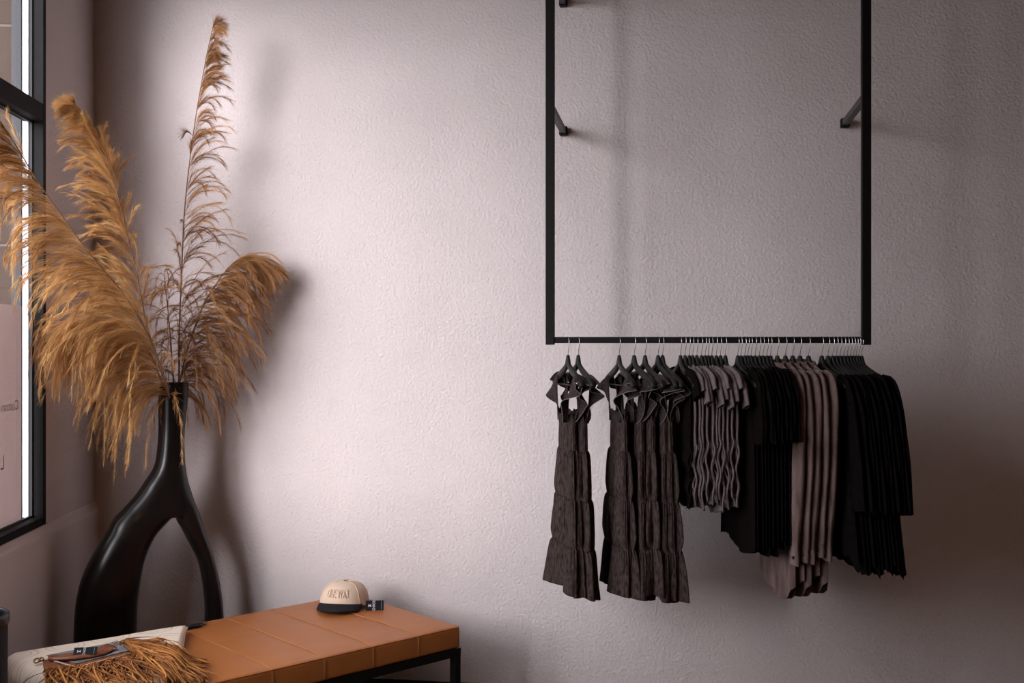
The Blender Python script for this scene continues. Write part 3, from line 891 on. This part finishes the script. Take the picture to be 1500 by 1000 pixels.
def pampas(label, stem_px, depth0, depth1, start, side, length, droop, nb, hairs, mat, seed, spread=0.5, hair_len=0.04, lift=0.7, both=0.0):
    """stem_px: stem line in photograph pixels from the vase up; side: +1 plume falls to the right, -1 left; length(t): branch length"""
    r = np.random.default_rng(seed)
    root = empty('pampas_stem', mouth)
    tag(root, label, 'pampas grass', 'dried pampas stems in the vase')
    pts = [P(x, y, depth0 + (depth1 - depth0) * (i / (len(stem_px) - 1))) for i, (x, y) in enumerate(stem_px)]
    pts = [mouth + np.array([r.uniform(-.015, .015), r.uniform(-.015, .015), -0.09])] + pts
    line = spline(pts, 60) - mouth
    MB().tube(line, np.linspace(0.0042, 0.0012, 60), 7).obj('stem', M['stem'], root)
    tang = np.gradient(line, axis=0); tang /= np.linalg.norm(tang, axis=1)[:, None]
    t0 = start + (1 - start) * np.sort(r.random(nb))
    K = 12
    idx = t0 * 59; i0 = np.clip(idx.astype(int), 0, 58); fr = (idx - i0)[:, None]
    base = line[i0] * (1 - fr) + line[i0 + 1] * fr; tg = tang[i0]
    L = np.array([length((t - start) / (1 - start)) for t in t0]) * r.uniform(0.5, 1.2, nb)
    sidev = np.array([1.0, 0, 0]) * side
    flip = np.where(r.random(nb) < both, -0.6, 1.0)
    L = np.where(flip < 0, L * 0.55, L)
    tl = (t0 - start) / (1 - start)
    d = tg * (lift * (1 + 1.3 * tl ** 3))[:, None] + sidev * (flip * r.uniform(0.2, 1.0, nb))[:, None] * 0.9 + r.normal(size=(nb, 3)) * np.array([0.25, 0.45, 0.2]) * spread
    d /= np.linalg.norm(d, axis=1)[:, None]
    br = np.zeros((nb, K, 3)); br[:, 0] = base
    dr = droop * r.uniform(0.4, 1.5, nb)
    dd = d.copy()
    for k in range(1, K):
        dd = dd + np.array([0, 0, -1.0]) * (dr * (0.35 + k / K))[:, None] / K * 2.2 + r.normal(size=(nb, 3)) * 0.05
        dd /= np.linalg.norm(dd, axis=1)[:, None]
        br[:, k] = br[:, k - 1] + dd * (L / (K - 1))[:, None]
    br = keep_inside(br, mouth)
    tone = r.random(nb) ** 1.2
    link(bpy.data.objects.new('branches', strands_mesh('branches', br, np.linspace(0.0014, 0.0005, K), tone, mat)), root)['kind'] = 'stuff'
    # fine hairs along every branch
    n = nb * hairs
    bi = np.repeat(np.arange(nb), hairs)
    u = r.random(n) ** 0.8 * 0.97 + 0.03
    kk = u * (K - 1); k0 = np.clip(kk.astype(int), 0, K - 2); f = (kk - k0)[:, None]
    p = br[bi, k0] * (1 - f) + br[bi, k0 + 1] * f
    t = br[bi, k0 + 1] - br[bi, k0]; t /= np.linalg.norm(t, axis=1)[:, None] + 1e-12
    hd = t + r.normal(size=(n, 3)) * 0.17
    hd /= np.linalg.norm(hd, axis=1)[:, None]
    hl = hair_len * r.uniform(0.5, 1.3, n) * (0.55 + 0.45 * (1 - u))
    H = np.zeros((n, 4, 3)); H[:, 0] = p
    for k in range(1, 4):
        hd = hd + np.array([0, 0, -0.10]) + r.normal(size=(n, 3)) * 0.05
        hd /= np.linalg.norm(hd, axis=1)[:, None]
        H[:, k] = H[:, k - 1] + hd * (hl / 3)[:, None]
    H = keep_inside(H, mouth)
    hv = np.clip(tone[bi] * 0.7 + r.random(n) * 0.3, 0, 1)
    link(bpy.data.objects.new('plume', strands_mesh('plume', H, [0.0010, 0.0009, 0.0007, 0.0004], hv, mat)), root)['kind'] = 'stuff'
    return root

G, B_ = M['plume_gold'], M['plume_brown']
pampas('tallest upright pampas plume, its wispy side turned to the clothes rail', [(262, 552), (262, 500), (266, 400), (271, 300), (284, 190), (300, 95), (313, 34)], 4.70, 4.62, 0.12, 1,
       lambda t: 0.05 + 0.27 * min(1, (1 - t) * 1.35), 1.05, 135, 100, B_, 1, spread=0.5, hair_len=0.06, lift=0.8, both=0.04)
pampas('golden pampas plume standing in the wall corner, tip bent to the window', [(240, 555), (216, 480), (200, 400), (181, 320), (161, 245), (138, 188), (108, 152)], 4.52, 4.22, 0.16, -1,
       lambda t: 0.05 + 0.25 * min(1, (1 - t) * 1.6), 0.62, 190, 120, G, 2, spread=0.7, hair_len=0.06, lift=0.8, both=0.10)
pampas('golden pampas plume leaning far across the window glass', [(242, 556), (214, 485), (175, 423), (130, 370), (62, 275), (18, 205), (-25, 140)], 4.42, 3.62, 0.12, -1,
       lambda t: 0.12 + 0.34 * (1 - t) ** 0.8, 1.05, 200, 120, G, 3, spread=0.6, hair_len=0.07, lift=0.65)
pampas('dense brown pampas plume bent over beside the tall plume', [(264, 556), (278, 500), (297, 450), (322, 408), (346, 382), (366, 380)], 4.7, 4.72, 0.06, 1,
       lambda t: 0.13 + 0.19 * min(1, (1 - t) * 1.5 + 0.15), 1.55, 230, 110, B_, 4, spread=0.65, hair_len=0.065, lift=0.45)
pampas('short thin pampas sprig in the middle of the vase mouth', [(254, 556), (250, 500), (246, 455), (240, 400)], 4.60, 4.5, 0.05, -1,
       lambda t: 0.25, 2.1, 80, 60, B_, 5, spread=1.5, hair_len=0.045, lift=0.6, both=0.45)
pampas('golden brown pampas plume drooping below the window glass to the vase neck', [(236, 556), (218, 515), (196, 485), (165, 468), (118, 470)], 4.46, 4.2, 0.03, -1,
       lambda t: 0.40 - 0.08 * t, 1.9, 200, 120, G, 6, spread=0.8, hair_len=0.065, lift=0.4)

# ------------------------------------------------------------------ bench
BZ = 0.455
LD = np.array([0.736, 0.677]); WD = np.array([-0.677, 0.736])
BL, BW = 1.44, 0.736
bench = empty('leather_bench', (-0.977, 4.005, 0), math.atan2(LD[1], LD[0]))
tag(bench, 'long tan leather bench with stitched panels on a black steel frame', 'bench')
NP = 7
pw = BL / NP
CH = 0.085
def puff(v):
    top = v[:, 2] > CH / 2 - 0.012
    x = (v[:, 0] + BL / 2) / pw
    px = np.abs(np.sin(PI * x)) ** 0.5
    edge = np.clip((BW / 2 - np.abs(v[:, 1])) / 0.08, 0, 1)
    v[:, 2] += np.where(top, 0.004 * (px - 1) * np.clip(edge + 0.3, 0, 1) + 0.005 * edge, 0)
    side = np.abs(v[:, 2]) < CH / 2 - 0.004
    v[:, 1] += np.where(side, np.sign(v[:, 1]) * 0.002 * (px - 1) * (np.abs(v[:, 1]) > BW / 2 - .002), 0)
    return v
v, f = rounded_slab(BL, BW, CH, 0.014, 99, 25, 3, puff)
v[:, 2] += BZ - CH / 2 - 0.004
MB().add(v, f).obj('cushion', M['leather'], bench)
for i in range(1, NP):
    x = -BL / 2 + i * pw
    path = [(x, -BW / 2 - 0.0005, BZ - CH + 0.004), (x, -BW / 2 - 0.0005, BZ - 0.016), (x, -BW / 2 + 0.004, BZ - 0.008), (x, -BW / 2 + 0.012, BZ - 0.0035)]
    path += [(x, y, BZ - 0.0035 + 0.0045 * min(1, max(0, (BW / 2 - abs(y)) / 0.08))) for y in np.linspace(-BW / 2 + 0.03, BW / 2 - 0.03, 24)]
    path += [(x, BW / 2 - 0.012, BZ - 0.0035), (x, BW / 2 - 0.004, BZ - 0.008), (x, BW / 2 + 0.0005, BZ - 0.016), (x, BW / 2 + 0.0005, BZ - CH + 0.004)]
    mbs = MB()
    for dx in (-0.0024, 0.0024):
        mbs.tube([(p[0] + dx, p[1], p[2] - 0.0006) for p in path], 0.0009, 5)
    mbs.obj('stitched_seam', M['thread'], bench)
# piping along the top edge
q = 0.0045
pp = []
rc = 0.014
for cx_, cy_, a0 in ((BL / 2 - rc, BW / 2 - rc, 0), (-BL / 2 + rc, BW / 2 - rc, PI / 2), (-BL / 2 + rc, -BW / 2 + rc, PI), (BL / 2 - rc, -BW / 2 + rc, 1.5 * PI)):
    for a in np.linspace(a0, a0 + PI / 2, 5): pp.append((cx_ + (rc - 0.003) * math.cos(a), cy_ + (rc - 0.003) * math.sin(a), BZ - 0.0076))
pp.append(pp[0])
dense = []
for a, b2 in zip(pp[:-1], pp[1:]):
    k = max(2, int(np.linalg.norm(np.subtract(b2, a)) / 0.05))
    for t in range(k): dense.append(np.array(a) + (np.array(b2) - np.array(a)) * t / k)
dense.append(np.array(pp[-1]))
MB().tube(dense, 0.0022, 6, cap=False).obj('piping', M['leather'], bench)
zf1 = BZ - CH - 0.004; rh = 0.03; lw = 0.03
fr = MB()
fr.box((-BL / 2, -BW / 2, zf1 - rh), (BL / 2, -BW / 2 + lw, zf1)); fr.box((-BL / 2, BW / 2 - lw, zf1 - rh), (BL / 2, BW / 2, zf1))
fr.box((-BL / 2, -BW / 2 + lw, zf1 - rh), (-BL / 2 + lw, BW / 2 - lw, zf1)); fr.box((BL / 2 - lw, -BW / 2 + lw, zf1 - rh), (BL / 2, BW / 2 - lw, zf1))
fr.obj('frame', M['bench_frame'], bench, smooth=False)
MB().box((-BL / 2 + lw, -BW / 2 + lw, zf1 - 0.006), (BL / 2 - lw, BW / 2 - lw, zf1 - 0.001)).obj('base_board', M['bench_frame'], bench, smooth=False)
for sx in (1, -1):
    for sy in (1, -1):
        x, y = sx * (BL / 2 - lw / 2), sy * (BW / 2 - lw / 2)
        MB().box((x - lw / 2, y - lw / 2, 0), (x + lw / 2, y + lw / 2, zf1 - rh)).obj('leg', M['bench_frame'], bench, smooth=False, bevel=0.0015)

# ------------------------------------------------------------------ cap on the bench
cp = onplane(497, 893, BZ)
face_dir = np.array([-0.13, -0.99]); face_dir /= np.linalg.norm(face_dir)
cap_rz = math.atan2(face_dir[0], -face_dir[1])           # local -y is the front of the cap
cap = empty('baseball_cap', (cp[0] - face_dir[0] * 0.075, cp[1] - face_dir[1] * 0.075, BZ), cap_rz)
tag(cap, 'cream baseball cap with a black brim lying on the tan leather bench', 'cap')
def crown_pt(th, ph_):
    # th round from the front (-y), ph_ from rim 0 to top pi/2
    c, s = math.cos(ph_), math.sin(ph_)
    fx, fy = math.sin(th), -math.cos(th)
    frontness = max(0, math.cos(th))
    p = 0.62 + 0.0 * frontness
    rr_ = c ** (0.66 - 0.16 * frontness)
    zz = s ** (0.95 - 0.06 * frontness)
    rx, ry = 0.100, 0.108
    H = 0.088 + 0.004 * frontness
    return (rx * fx * rr_, ry * fy * rr_ + 0.006 * s, 0.012 + H * zz + 0.0)
rows = []
for ph_ in np.concatenate([np.linspace(0, 1.35, 16), [1.47, PI / 2]]):
    rows.append([crown_pt(t, ph_) for t in np.arange(48) / 48 * 2 * PI])
mbc = MB().grid(rows, closed_v=True)
o = mbc.obj('crown', M['cap_cream'], cap)
sm = o.modifiers.new('solid', 'SOLIDIFY'); sm.thickness = 0.002
for th0 in (0.95, -0.95, 2.05, -2.05, PI):
    pts = [np.array(crown_pt(th0, p)) * np.array([1.004, 1.004, 1.003]) for p in np.linspace(0.02, 1.5, 18)]
    MB().tube(pts, 0.0016, 5).obj('panel_seam', M['cap_cream'], cap)
bm_pts = [np.array(crown_pt(t, 0.03)) * np.array([1.006, 1.006, 1.0]) for t in np.linspace(0, 2 * PI, 49)]
MB().tube(bm_pts, 0.0018, 5, cap=False).obj('sweatband_edge', M['cap_cream'], cap)
bt = MB().lathe([(0, 0.005), (0.004, 0.0045), (0.0065, 0.002), (0.007, -0.002)], 16)
bt.v = [(x, y + 0.006, z + 0.1005) for x, y, z in bt.v]
bt.obj('top_button', M['cap_navy'], cap)
rows_t, rows_b = [], []
for j in range(11):
    k = j / 10
    rt = []
    for a in np.linspace(-1.12, 1.12, 29):
        bx, by, bz = crown_pt(a * 0.98, 0.0)
        out = 0.080 * math.cos(a * 1.25) ** 0.6 if abs(a * 1.25) < PI / 2 else 0
        x = bx * (1 + 0.02 * k); y = by - out * k
        droop = 0.015 * (abs(x) / 0.095) ** 2.0 * k
        rt.append((x, y, 0.029 - 0.012 * k - droop - 0.011 * (abs(x) / 0.095) ** 2 * (1 - k)))
    rows_t.append(rt)
o = MB().grid(rows_t).obj('brim', M['cap_navy'], cap)
sm = o.modifiers.new('solid', 'SOLIDIFY'); sm.thickness = 0.004; sm.offset = -1
# raised tone-on-tone lettering bent round the front panel
lt = text_mesh('lettering', 'ONE WAY', 0.058, 0.0026, M['cap_cream'], font_scale=(0.37, 1.05))
for vtx in lt.vertices:
    x, y, z = vtx.co
    phv = 0.62 + (y) / 0.098
    th = x / 0.098 - 0.02
    p = np.array(crown_pt(th, max(0.05, min(1.3, phv))))
    nrm = np.array([math.sin(th), -math.cos(th), 0.25]); nrm /= np.linalg.norm(nrm)
    vtx.co = p + nrm * (z + 0.0012)
lt.update()
link(bpy.data.objects.new('lettering', lt), cap)

def hang_tag(parent, M4, length, width, name='hang_tag'):
    """black card with white emblem and vertical word; local x along the card, y across, z up from the card"""
    t = MB().box((-length / 2, -width / 2, -0.0006), (length / 2, width / 2, 0.0006)).obj(name, M['card_black'], parent, smooth=False)
    t.matrix_local = M4
    w = text_mesh('lettering', 'CHAOS', width * 0.30, 0.0003, M['print_white'], font_scale=(0.98, 1.3))
    for v_ in w.vertices:
        x, y, z = v_.co
        v_.co = (-y - length * 0.04, x, 0.0010 + z)
    lo_ = bpy.data.objects.new('lettering', w); link(lo_, t)
    em = MB()
    L2, W2 = length * 0.085, width * 0.16
    ex = -length * 0.27
    for sg in (1, -1):
        em.add([(ex + sg * 0.0006, -W2 * .35, 0.0012), (ex + sg * L2, -W2, 0.0012), (ex + sg * L2 * .8, 0, 0.0012), (ex + sg * L2, W2, 0.0012), (ex + sg * 0.0006, W2 * .35, 0.0012)], [(0, 1, 2, 3, 4)])
    em.obj('emblem', M['print_white'], t, smooth=False)
    MB().box((length * 0.36, -width * .42, 0.0008), (length * 0.385, width * .42, 0.0011)).obj('fold_line', M['print_grey'], t, smooth=False)
    return t
# tag leaning on the bench beside the cap: centre about pixel (548, 888)
def cap_local(wp):
    d = np.array(wp) - np.array(cap.location)
    c, s = math.cos(-cap_rz), math.sin(-cap_rz)
    return Vector((c * d[0] - s * d[1], s * d[0] + c * d[1], d[2]))
tp = onplane(548.5, 894.5, BZ)
tw, tl = 0.041, 0.073
rot = Matrix.Rotation(-cap_rz, 4, 'Z') @ Matrix.Rotation(0.10, 4, 'Z') @ Matrix.Rotation(math.radians(62), 4, 'X')
hang_tag(cap, Matrix.Translation(cap_local((tp[0], tp[1] + 0.008, BZ + 0.020))) @ rot, tl, tw)
cl = [cap_local(onplane(525, 893, BZ + 0.012)), cap_local(onplane(530, 895, BZ + 0.008)), cap_local((tp[0] - tl / 2 + 0.002, tp[1], BZ + 0.012))]
MB().tube(spline(cl, 10), 0.0012, 5).obj('tag_cord', M['card_black'], cap)

# ------------------------------------------------------------------ throw
TZ = BZ + 0.003
quad = [onplane(276, 914, BZ + 0.034)[:2], onplane(226, 1050, BZ + 0.034)[:2]]   # back and front end of its edge across the bench
def bench_xy(p):
    d = np.array(p[:2]) - np.array([-0.977, 4.005])
    return np.array([d @ LD, d @ WD])
bq = [bench_xy(p) for p in quad]
slope = (bq[1][0] - bq[0][0]) / (bq[1][1] - bq[0][1])
bq[0] = np.array([bq[0][0], bq[0][1]])
bq[1] = np.array([bq[0][0] + slope * (-BW / 2 - 0.10 - bq[0][1]), -BW / 2 - 0.10])
bq += [np.array([-BL / 2 - 0.24, -BW / 2 - 0.10]), np.array([-BL / 2 - 0.24, BW / 2 - 0.05])]
def drape(p):
    """cloth past the end or the front of the bench folds over the edge and hangs"""
    p = np.array(p, float)
    for ax, lim in ((0, -BL / 2 + 0.006), (1, -BW / 2 + 0.006)):
        o_ = lim - p[ax]
        if o_ > 0:
            out_ = 0.014 * (1 - math.exp(-o_ / 0.014))
            p[ax] = lim - out_ - 0.10 * max(0, o_ - 0.03) * (0.3 if ax else 0.08)
            p[2] -= o_ - out_
    return p
tb = empty('cream_throw', (-0.977, 4.005, TZ), math.atan2(LD[1], LD[0]))
tag(tb, 'folded cream throw with faint brown rings spread on the leather bench', 'throw')
def throw_layer(z0, z1, shrink, seed, name):
    rg = np.random.default_rng(seed); ph = rg.random(6) * 6.28
    nx, ny = 70, 56
    def pt(u, w):
        a = bq[3] + (bq[0] - bq[3]) * u; b = bq[2] + (bq[1] - bq[2]) * u
        p = a + (b - a) * w
        return p
    rows = []
    prof = [(0, 0.0), (0.0, 0.25), (0.004, 0.7), (0.012, 0.93), (0.022, 1.0)]
    # ring round: top grid then bottom
    top = np.zeros((nx, ny, 3)); bot = np.zeros((nx, ny, 3))
    for i in range(nx):
        for j in range(ny):
            u, w = i / (nx - 1), j / (ny - 1)
            p = pt(shrink + u * (1 - 2 * shrink), shrink + w * (1 - 2 * shrink))
            wob = 0.006 * math.sin(9 * w + ph[0]) * (1 if i in (0, nx - 1) else 0)
            ed = min(u, 1 - u) * 0.9; ed2 = min(w, 1 - w) * 0.8
            k = min(1, min(ed, ed2) / 0.022)
            rise = math.sqrt(max(0, 1 - (1 - k) ** 2))
            und = 0.0025 * (math.sin(7 * u + ph[1]) * math.sin(5 * w + ph[2]) + 0.6 * math.sin(13 * u + 6 * w + ph[3]))
            top[i, j] = (p[0] + wob, p[1], z0 + (z1 - z0) * (0.35 + 0.65 * rise) + und * k)
            bot[i, j] = (p[0] + wob, p[1], z0)
    for i in range(nx):
        for j in range(ny):
            th_ = top[i, j, 2] - z0
            q_ = drape((bot[i, j, 0], bot[i, j, 1], z0))
            # thickness turns outward where the cloth hangs
            ox = min(1, max(0, -BL / 2 + 0.006 - bot[i, j, 0]) / 0.03); oy = min(1, max(0, -BW / 2 + 0.006 - bot[i, j, 1]) / 0.03)
            up = math.sqrt(max(0.0, 1 - max(ox, oy) ** 2))
            base_ = np.array([-ox * z0, -oy * z0, z0 * (up - 1)])
            bot[i, j] = q_ + base_
            top[i, j] = bot[i, j] + np.array([-ox * th_, -oy * th_, th_ * up])
    mbt = MB(); mbt.grid(top); mbt.grid(bot[::-1])
    edge_t = [top[i, 0] for i in range(nx)] + [top[-1, j] for j in range(1, ny)] + [top[i, -1] for i in range(nx - 2, -1, -1)] + [top[0, j] for j in range(ny - 2, 0, -1)]
    edge_b = [bot[i, 0] for i in range(nx)] + [bot[-1, j] for j in range(1, ny)] + [bot[i, -1] for i in range(nx - 2, -1, -1)] + [bot[0, j] for j in range(ny - 2, 0, -1)]
    mbt.grid([edge_b + [edge_b[0]], edge_t + [edge_t[0]]])
    return mbt.obj(name, M['throw'], tb)
throw_layer(0.0, 0.016, 0.004, 5, 'lower_fold')
throw_layer(0.0165, 0.033, 0.0, 6, 'upper_fold')
TTOP = TZ + 0.034

# belt end poking out from under the throw
bc = onplane(288, 916, BZ + 0.008)
d0 = onplane(268, 919, BZ + 0.008); d1 = onplane(302, 913.5, BZ + 0.008)
ba = math.atan2(d1[1] - d0[1], d1[0] - d0[0]); blen = float(np.linalg.norm(d1 - d0))
belt = empty('leather_strap_end', (d0[0], d0[1], BZ + 0.0015), ba)
tag(belt, 'short black strap with a steel tip poking out from under the cream throw', 'strap')
v, f = rounded_slab(blen * 0.75, 0.034, 0.008, 0.003, 8, 4, 2)
v[:, 0] += blen * 0.36; v[:, 2] += 0.006
MB().add(v, f).obj('band', M['card_black'], belt)
lp = [(blen * 0.62 + 0.022 * math.cos(a) * 1.6, 0.015 * math.sin(a), 0.008) for a in np.linspace(0, 2 * PI, 25)]
MB().tube(lp, 0.0032, 7, cap=False).obj('steel_loop', M['gunmetal'], belt)

# ------------------------------------------------------------------ fringed bag on the throw
BGZ = TTOP
def bp(px, py, dz=0.0):
    return onplane(px, py, BGZ + dz)
b0 = bp(130, 962)
bag = empty('fringed_bag', tuple(b0))
tag(bag, 'fringed brown leather bag with a clear grey panel lying on the cream throw', 'bag')
def rel(p): return np.array(p) - b0
def plate(pts, z0, z1, name, mat, parent=bag, sub=1):
    n = len(pts)
    lo = [rel(bp(*p)) + np.array([0, 0, z0]) for p in pts]; hi = [rel(bp(*p)) + np.array([0, 0, z1]) for p in pts]
    mb_ = MB().add(lo + hi, [tuple(range(n))[::-1], tuple(range(n, 2 * n))] + [(i, (i + 1) % n, n + (i + 1) % n, n + i) for i in range(n)])
    o_ = mb_.obj(name, mat, parent, smooth=False, bevel=0.0015)
    bm = bmesh.new(); bm.from_mesh(o_.data); bmesh.ops.recalc_face_normals(bm, faces=bm.faces); bm.to_mesh(o_.data); bm.free()
    return o_
plate([(62, 971), (66, 990), (112, 1004), (214, 975), (196, 950), (170, 944)], 0.0, 0.010, 'body', M['saddle'])
plate([(68, 965), (112, 977), (192, 957), (172, 943), (160, 947)], 0.0115, 0.0135, 'clear_panel', M['vinyl'])
rim = [rel(bp(x, y, 0.0135)) for x, y in ((68, 965), (90, 971), (112, 977), (150, 967.5), (192, 957))]
MB().tube(rim, 0.0028, 6).obj('panel_binding', M['cap_cream'], bag)
st = []
for x, y0, y1 in ((70, 961.5, 967), (90, 959.5, 967), (110, 957, 966), (130, 953, 963.5), (148, 948, 960), (156, 944, 957), (164, 946, 953), (171, 949, 951)):
    st.append([rel(bp(x, y1, 0.017)), rel(bp(x, (y0 + y1) / 2, 0.021)), rel(bp(x, y0, 0.017))])
o = MB().grid(st).obj('strap', M['saddle'], bag)
sm = o.modifiers.new('solid', 'SOLIDIFY'); sm.thickness = 0.004
def ring_at(px, py, r_, name='clasp', tilt=0.6):
    c = rel(bp(px, py, 0.016))
    pts = [c + np.array([r_ * math.cos(a), r_ * math.sin(a) * math.cos(tilt), r_ * math.sin(a) * math.sin(tilt)]) for a in np.linspace(0, 2 * PI, 19)]
    MB().tube(pts, 0.0030, 6, cap=False).obj(name, M['brass'], bag)
ring_at(54, 967, 0.009); ring_at(60, 965.5, 0.007); ring_at(171, 943.5, 0.009, tilt=1.1); ring_at(177.5, 941.5, 0.007)
c0, c1 = bp(107, 960.5, 0.022), bp(143, 955.5, 0.022)
ang = math.atan2(c1[1] - c0[1], c1[0] - c0[0]); ln_ = float(np.linalg.norm(c1 - c0))
hang_tag(bag, Matrix.Translation(Vector(rel((c0 + c1) / 2) + np.array([0, 0, 0.010]))) @ Matrix.Rotation(ang * 0.35, 4, 'Z') @ Matrix.Rotation(math.radians(38), 4, 'X'), ln_ * 0.96, 0.032)
# fringe: suede laces spreading over the throw and the bench
FR = np.random.default_rng(77)
nf, K = 420, 10
S = np.zeros((nf, K, 3)); 
bench_edge_px = 262.0
for i in range(nf):
    u = FR.random()
    if u < 0.42:      # from the side towards the bench end
        k = FR.random()
        s0 = (178 + 30 * k, 944 + 18 * k); ee = (215 + 92 * FR.random() ** 0.6, 958 + 42 * FR.random())
    elif u < 0.5:     # outer dark laces arching over
        k = FR.random(); s0 = (182 + 25 * k, 941 + 3 * k); ee = (266 + 42 * FR.random(), 954 + 18 * FR.random())
    else:             # from the lower edge, hanging forward and across
        k = FR.random()
        s0 = (70 + 130 * k, 984 + 10 * (0.5 - abs(k - 0.5)) - 22 * k); ee = (s0[0] + FR.normal(30, 45), min(1035, s0[1] + 22 + 40 * FR.random()))
    a, b = bp(*s0), bp(*ee)
    tt = np.linspace(0, 1, K)
    side = np.array([-(b - a)[1], (b - a)[0], 0]); side /= np.linalg.norm(side) + 1e-9
    hgt = 0.006 + 0.018 * FR.random()
    amp = FR.normal(0, 0.020)
    path = a[None] + (b - a)[None] * tt[:, None] + side[None] * (amp * np.sin(PI * tt * FR.uniform(0.8, 2.2)))[:, None]
    path[:, 2] = BGZ + 0.004 + hgt * np.sin(PI * np.clip(tt * 0.9 + 0.08, 0, 1)) * (0.4 + 0.6 * FR.random()) + 0.008 * FR.random()
    # past the throw's end they drop to the leather
    for k2 in range(K):
        lx = bench_xy(path[k2]); 
        # line between back-right and front-right corner of the throw
        p0, p1 = bq[0], bq[1]
        sgn_ = (p1[0] - p0[0]) * (lx[1] - p0[1]) - (p1[1] - p0[1]) * (lx[0] - p0[0])
        if sgn_ > 0:
            dist = sgn_ / np.linalg.norm(p1 - p0)
            path[k2, 2] -= 0.030 * min(1, dist / 0.05)
    for k2 in range(K):
        lx = bench_xy(path[k2]); o_ = -BW / 2 - 0.030 - lx[1]
        if o_ > 0:
            path[k2, :2] += WD * (o_ * 0.93); path[k2, 2] -= o_
    S[i] = path - b0
fw_ = np.full(K, 0.0052); fw_[-1] = 0.0025
me = strands_mesh('fringe', S, fw_, FR.random(nf) ** 1.2, M['fringe'])
fo = link(bpy.data.objects.new('fringe', me), bag); fo['kind'] = 'stuff'
sm = fo.modifiers.new('solid', 'SOLIDIFY'); sm.thickness = 0.0016

# ------------------------------------------------------------------ bin at the window end of the bench
bx, by = -1.615, 3.27
bn = empty('round_bin', (bx, by, 0))
tag(bn, 'round dark bin with a rolled grey rim at the picture edge beside the throw', 'bin')
zr = EYE - (900 - 500) / F * (by)
MB().lathe([(0.0, 0.0), (0.088, 0.0), (0.092, 0.006), (0.0965, zr - 0.03), (0.0945, zr - 0.03), (0.088, 0.02), (0, 0.02)], 40).obj('body', M['bin'], bn)
MB().lathe([(0.0965, zr - 0.034), (0.101, zr - 0.030), (0.1025, zr - 0.012), (0.101, zr - 0.002), (0.096, zr + 0.003), (0.090, zr), (0.088, zr - 0.012), (0.0945, zr - 0.03)], 40).obj('rim', M['gunmetal'], bn)

# ------------------------------------------------------------------ film on the outside of the glass with lettering read from the street
po = empty('window_poster'); po.matrix_world = ML
tag(po, 'white film sheet on the outside of the window glass, its lettering reversed', 'sign')
pa = 0.745                                   # its edge nearest the wall corner
pz1 = 1.69
MB().box((pa, -0.062, W_Z0 + 0.02), (1.16, -0.0605, pz1)).obj('sheet', M['poster'], po, smooth=False)
def film_text(body, size, a_right, z):
    t = text_mesh('lettering', body, size, 0.0003, M['poster_ink'], align='LEFT', mirror=False)
    for v_ in t.vertices:
        x, y, zz = v_.co
        v_.co = (a_right + x, -0.0603 + 0.0006 + zz * 0.5, z + y)
    link(bpy.data.objects.new('lettering', t), po)
film_text('Custom', 0.055, pa + 0.03, EYE - (593 - 500) / F * 4.25)
film_text('L', 0.075, pa + 0.175, EYE - (676 - 500) / F * 4.15)
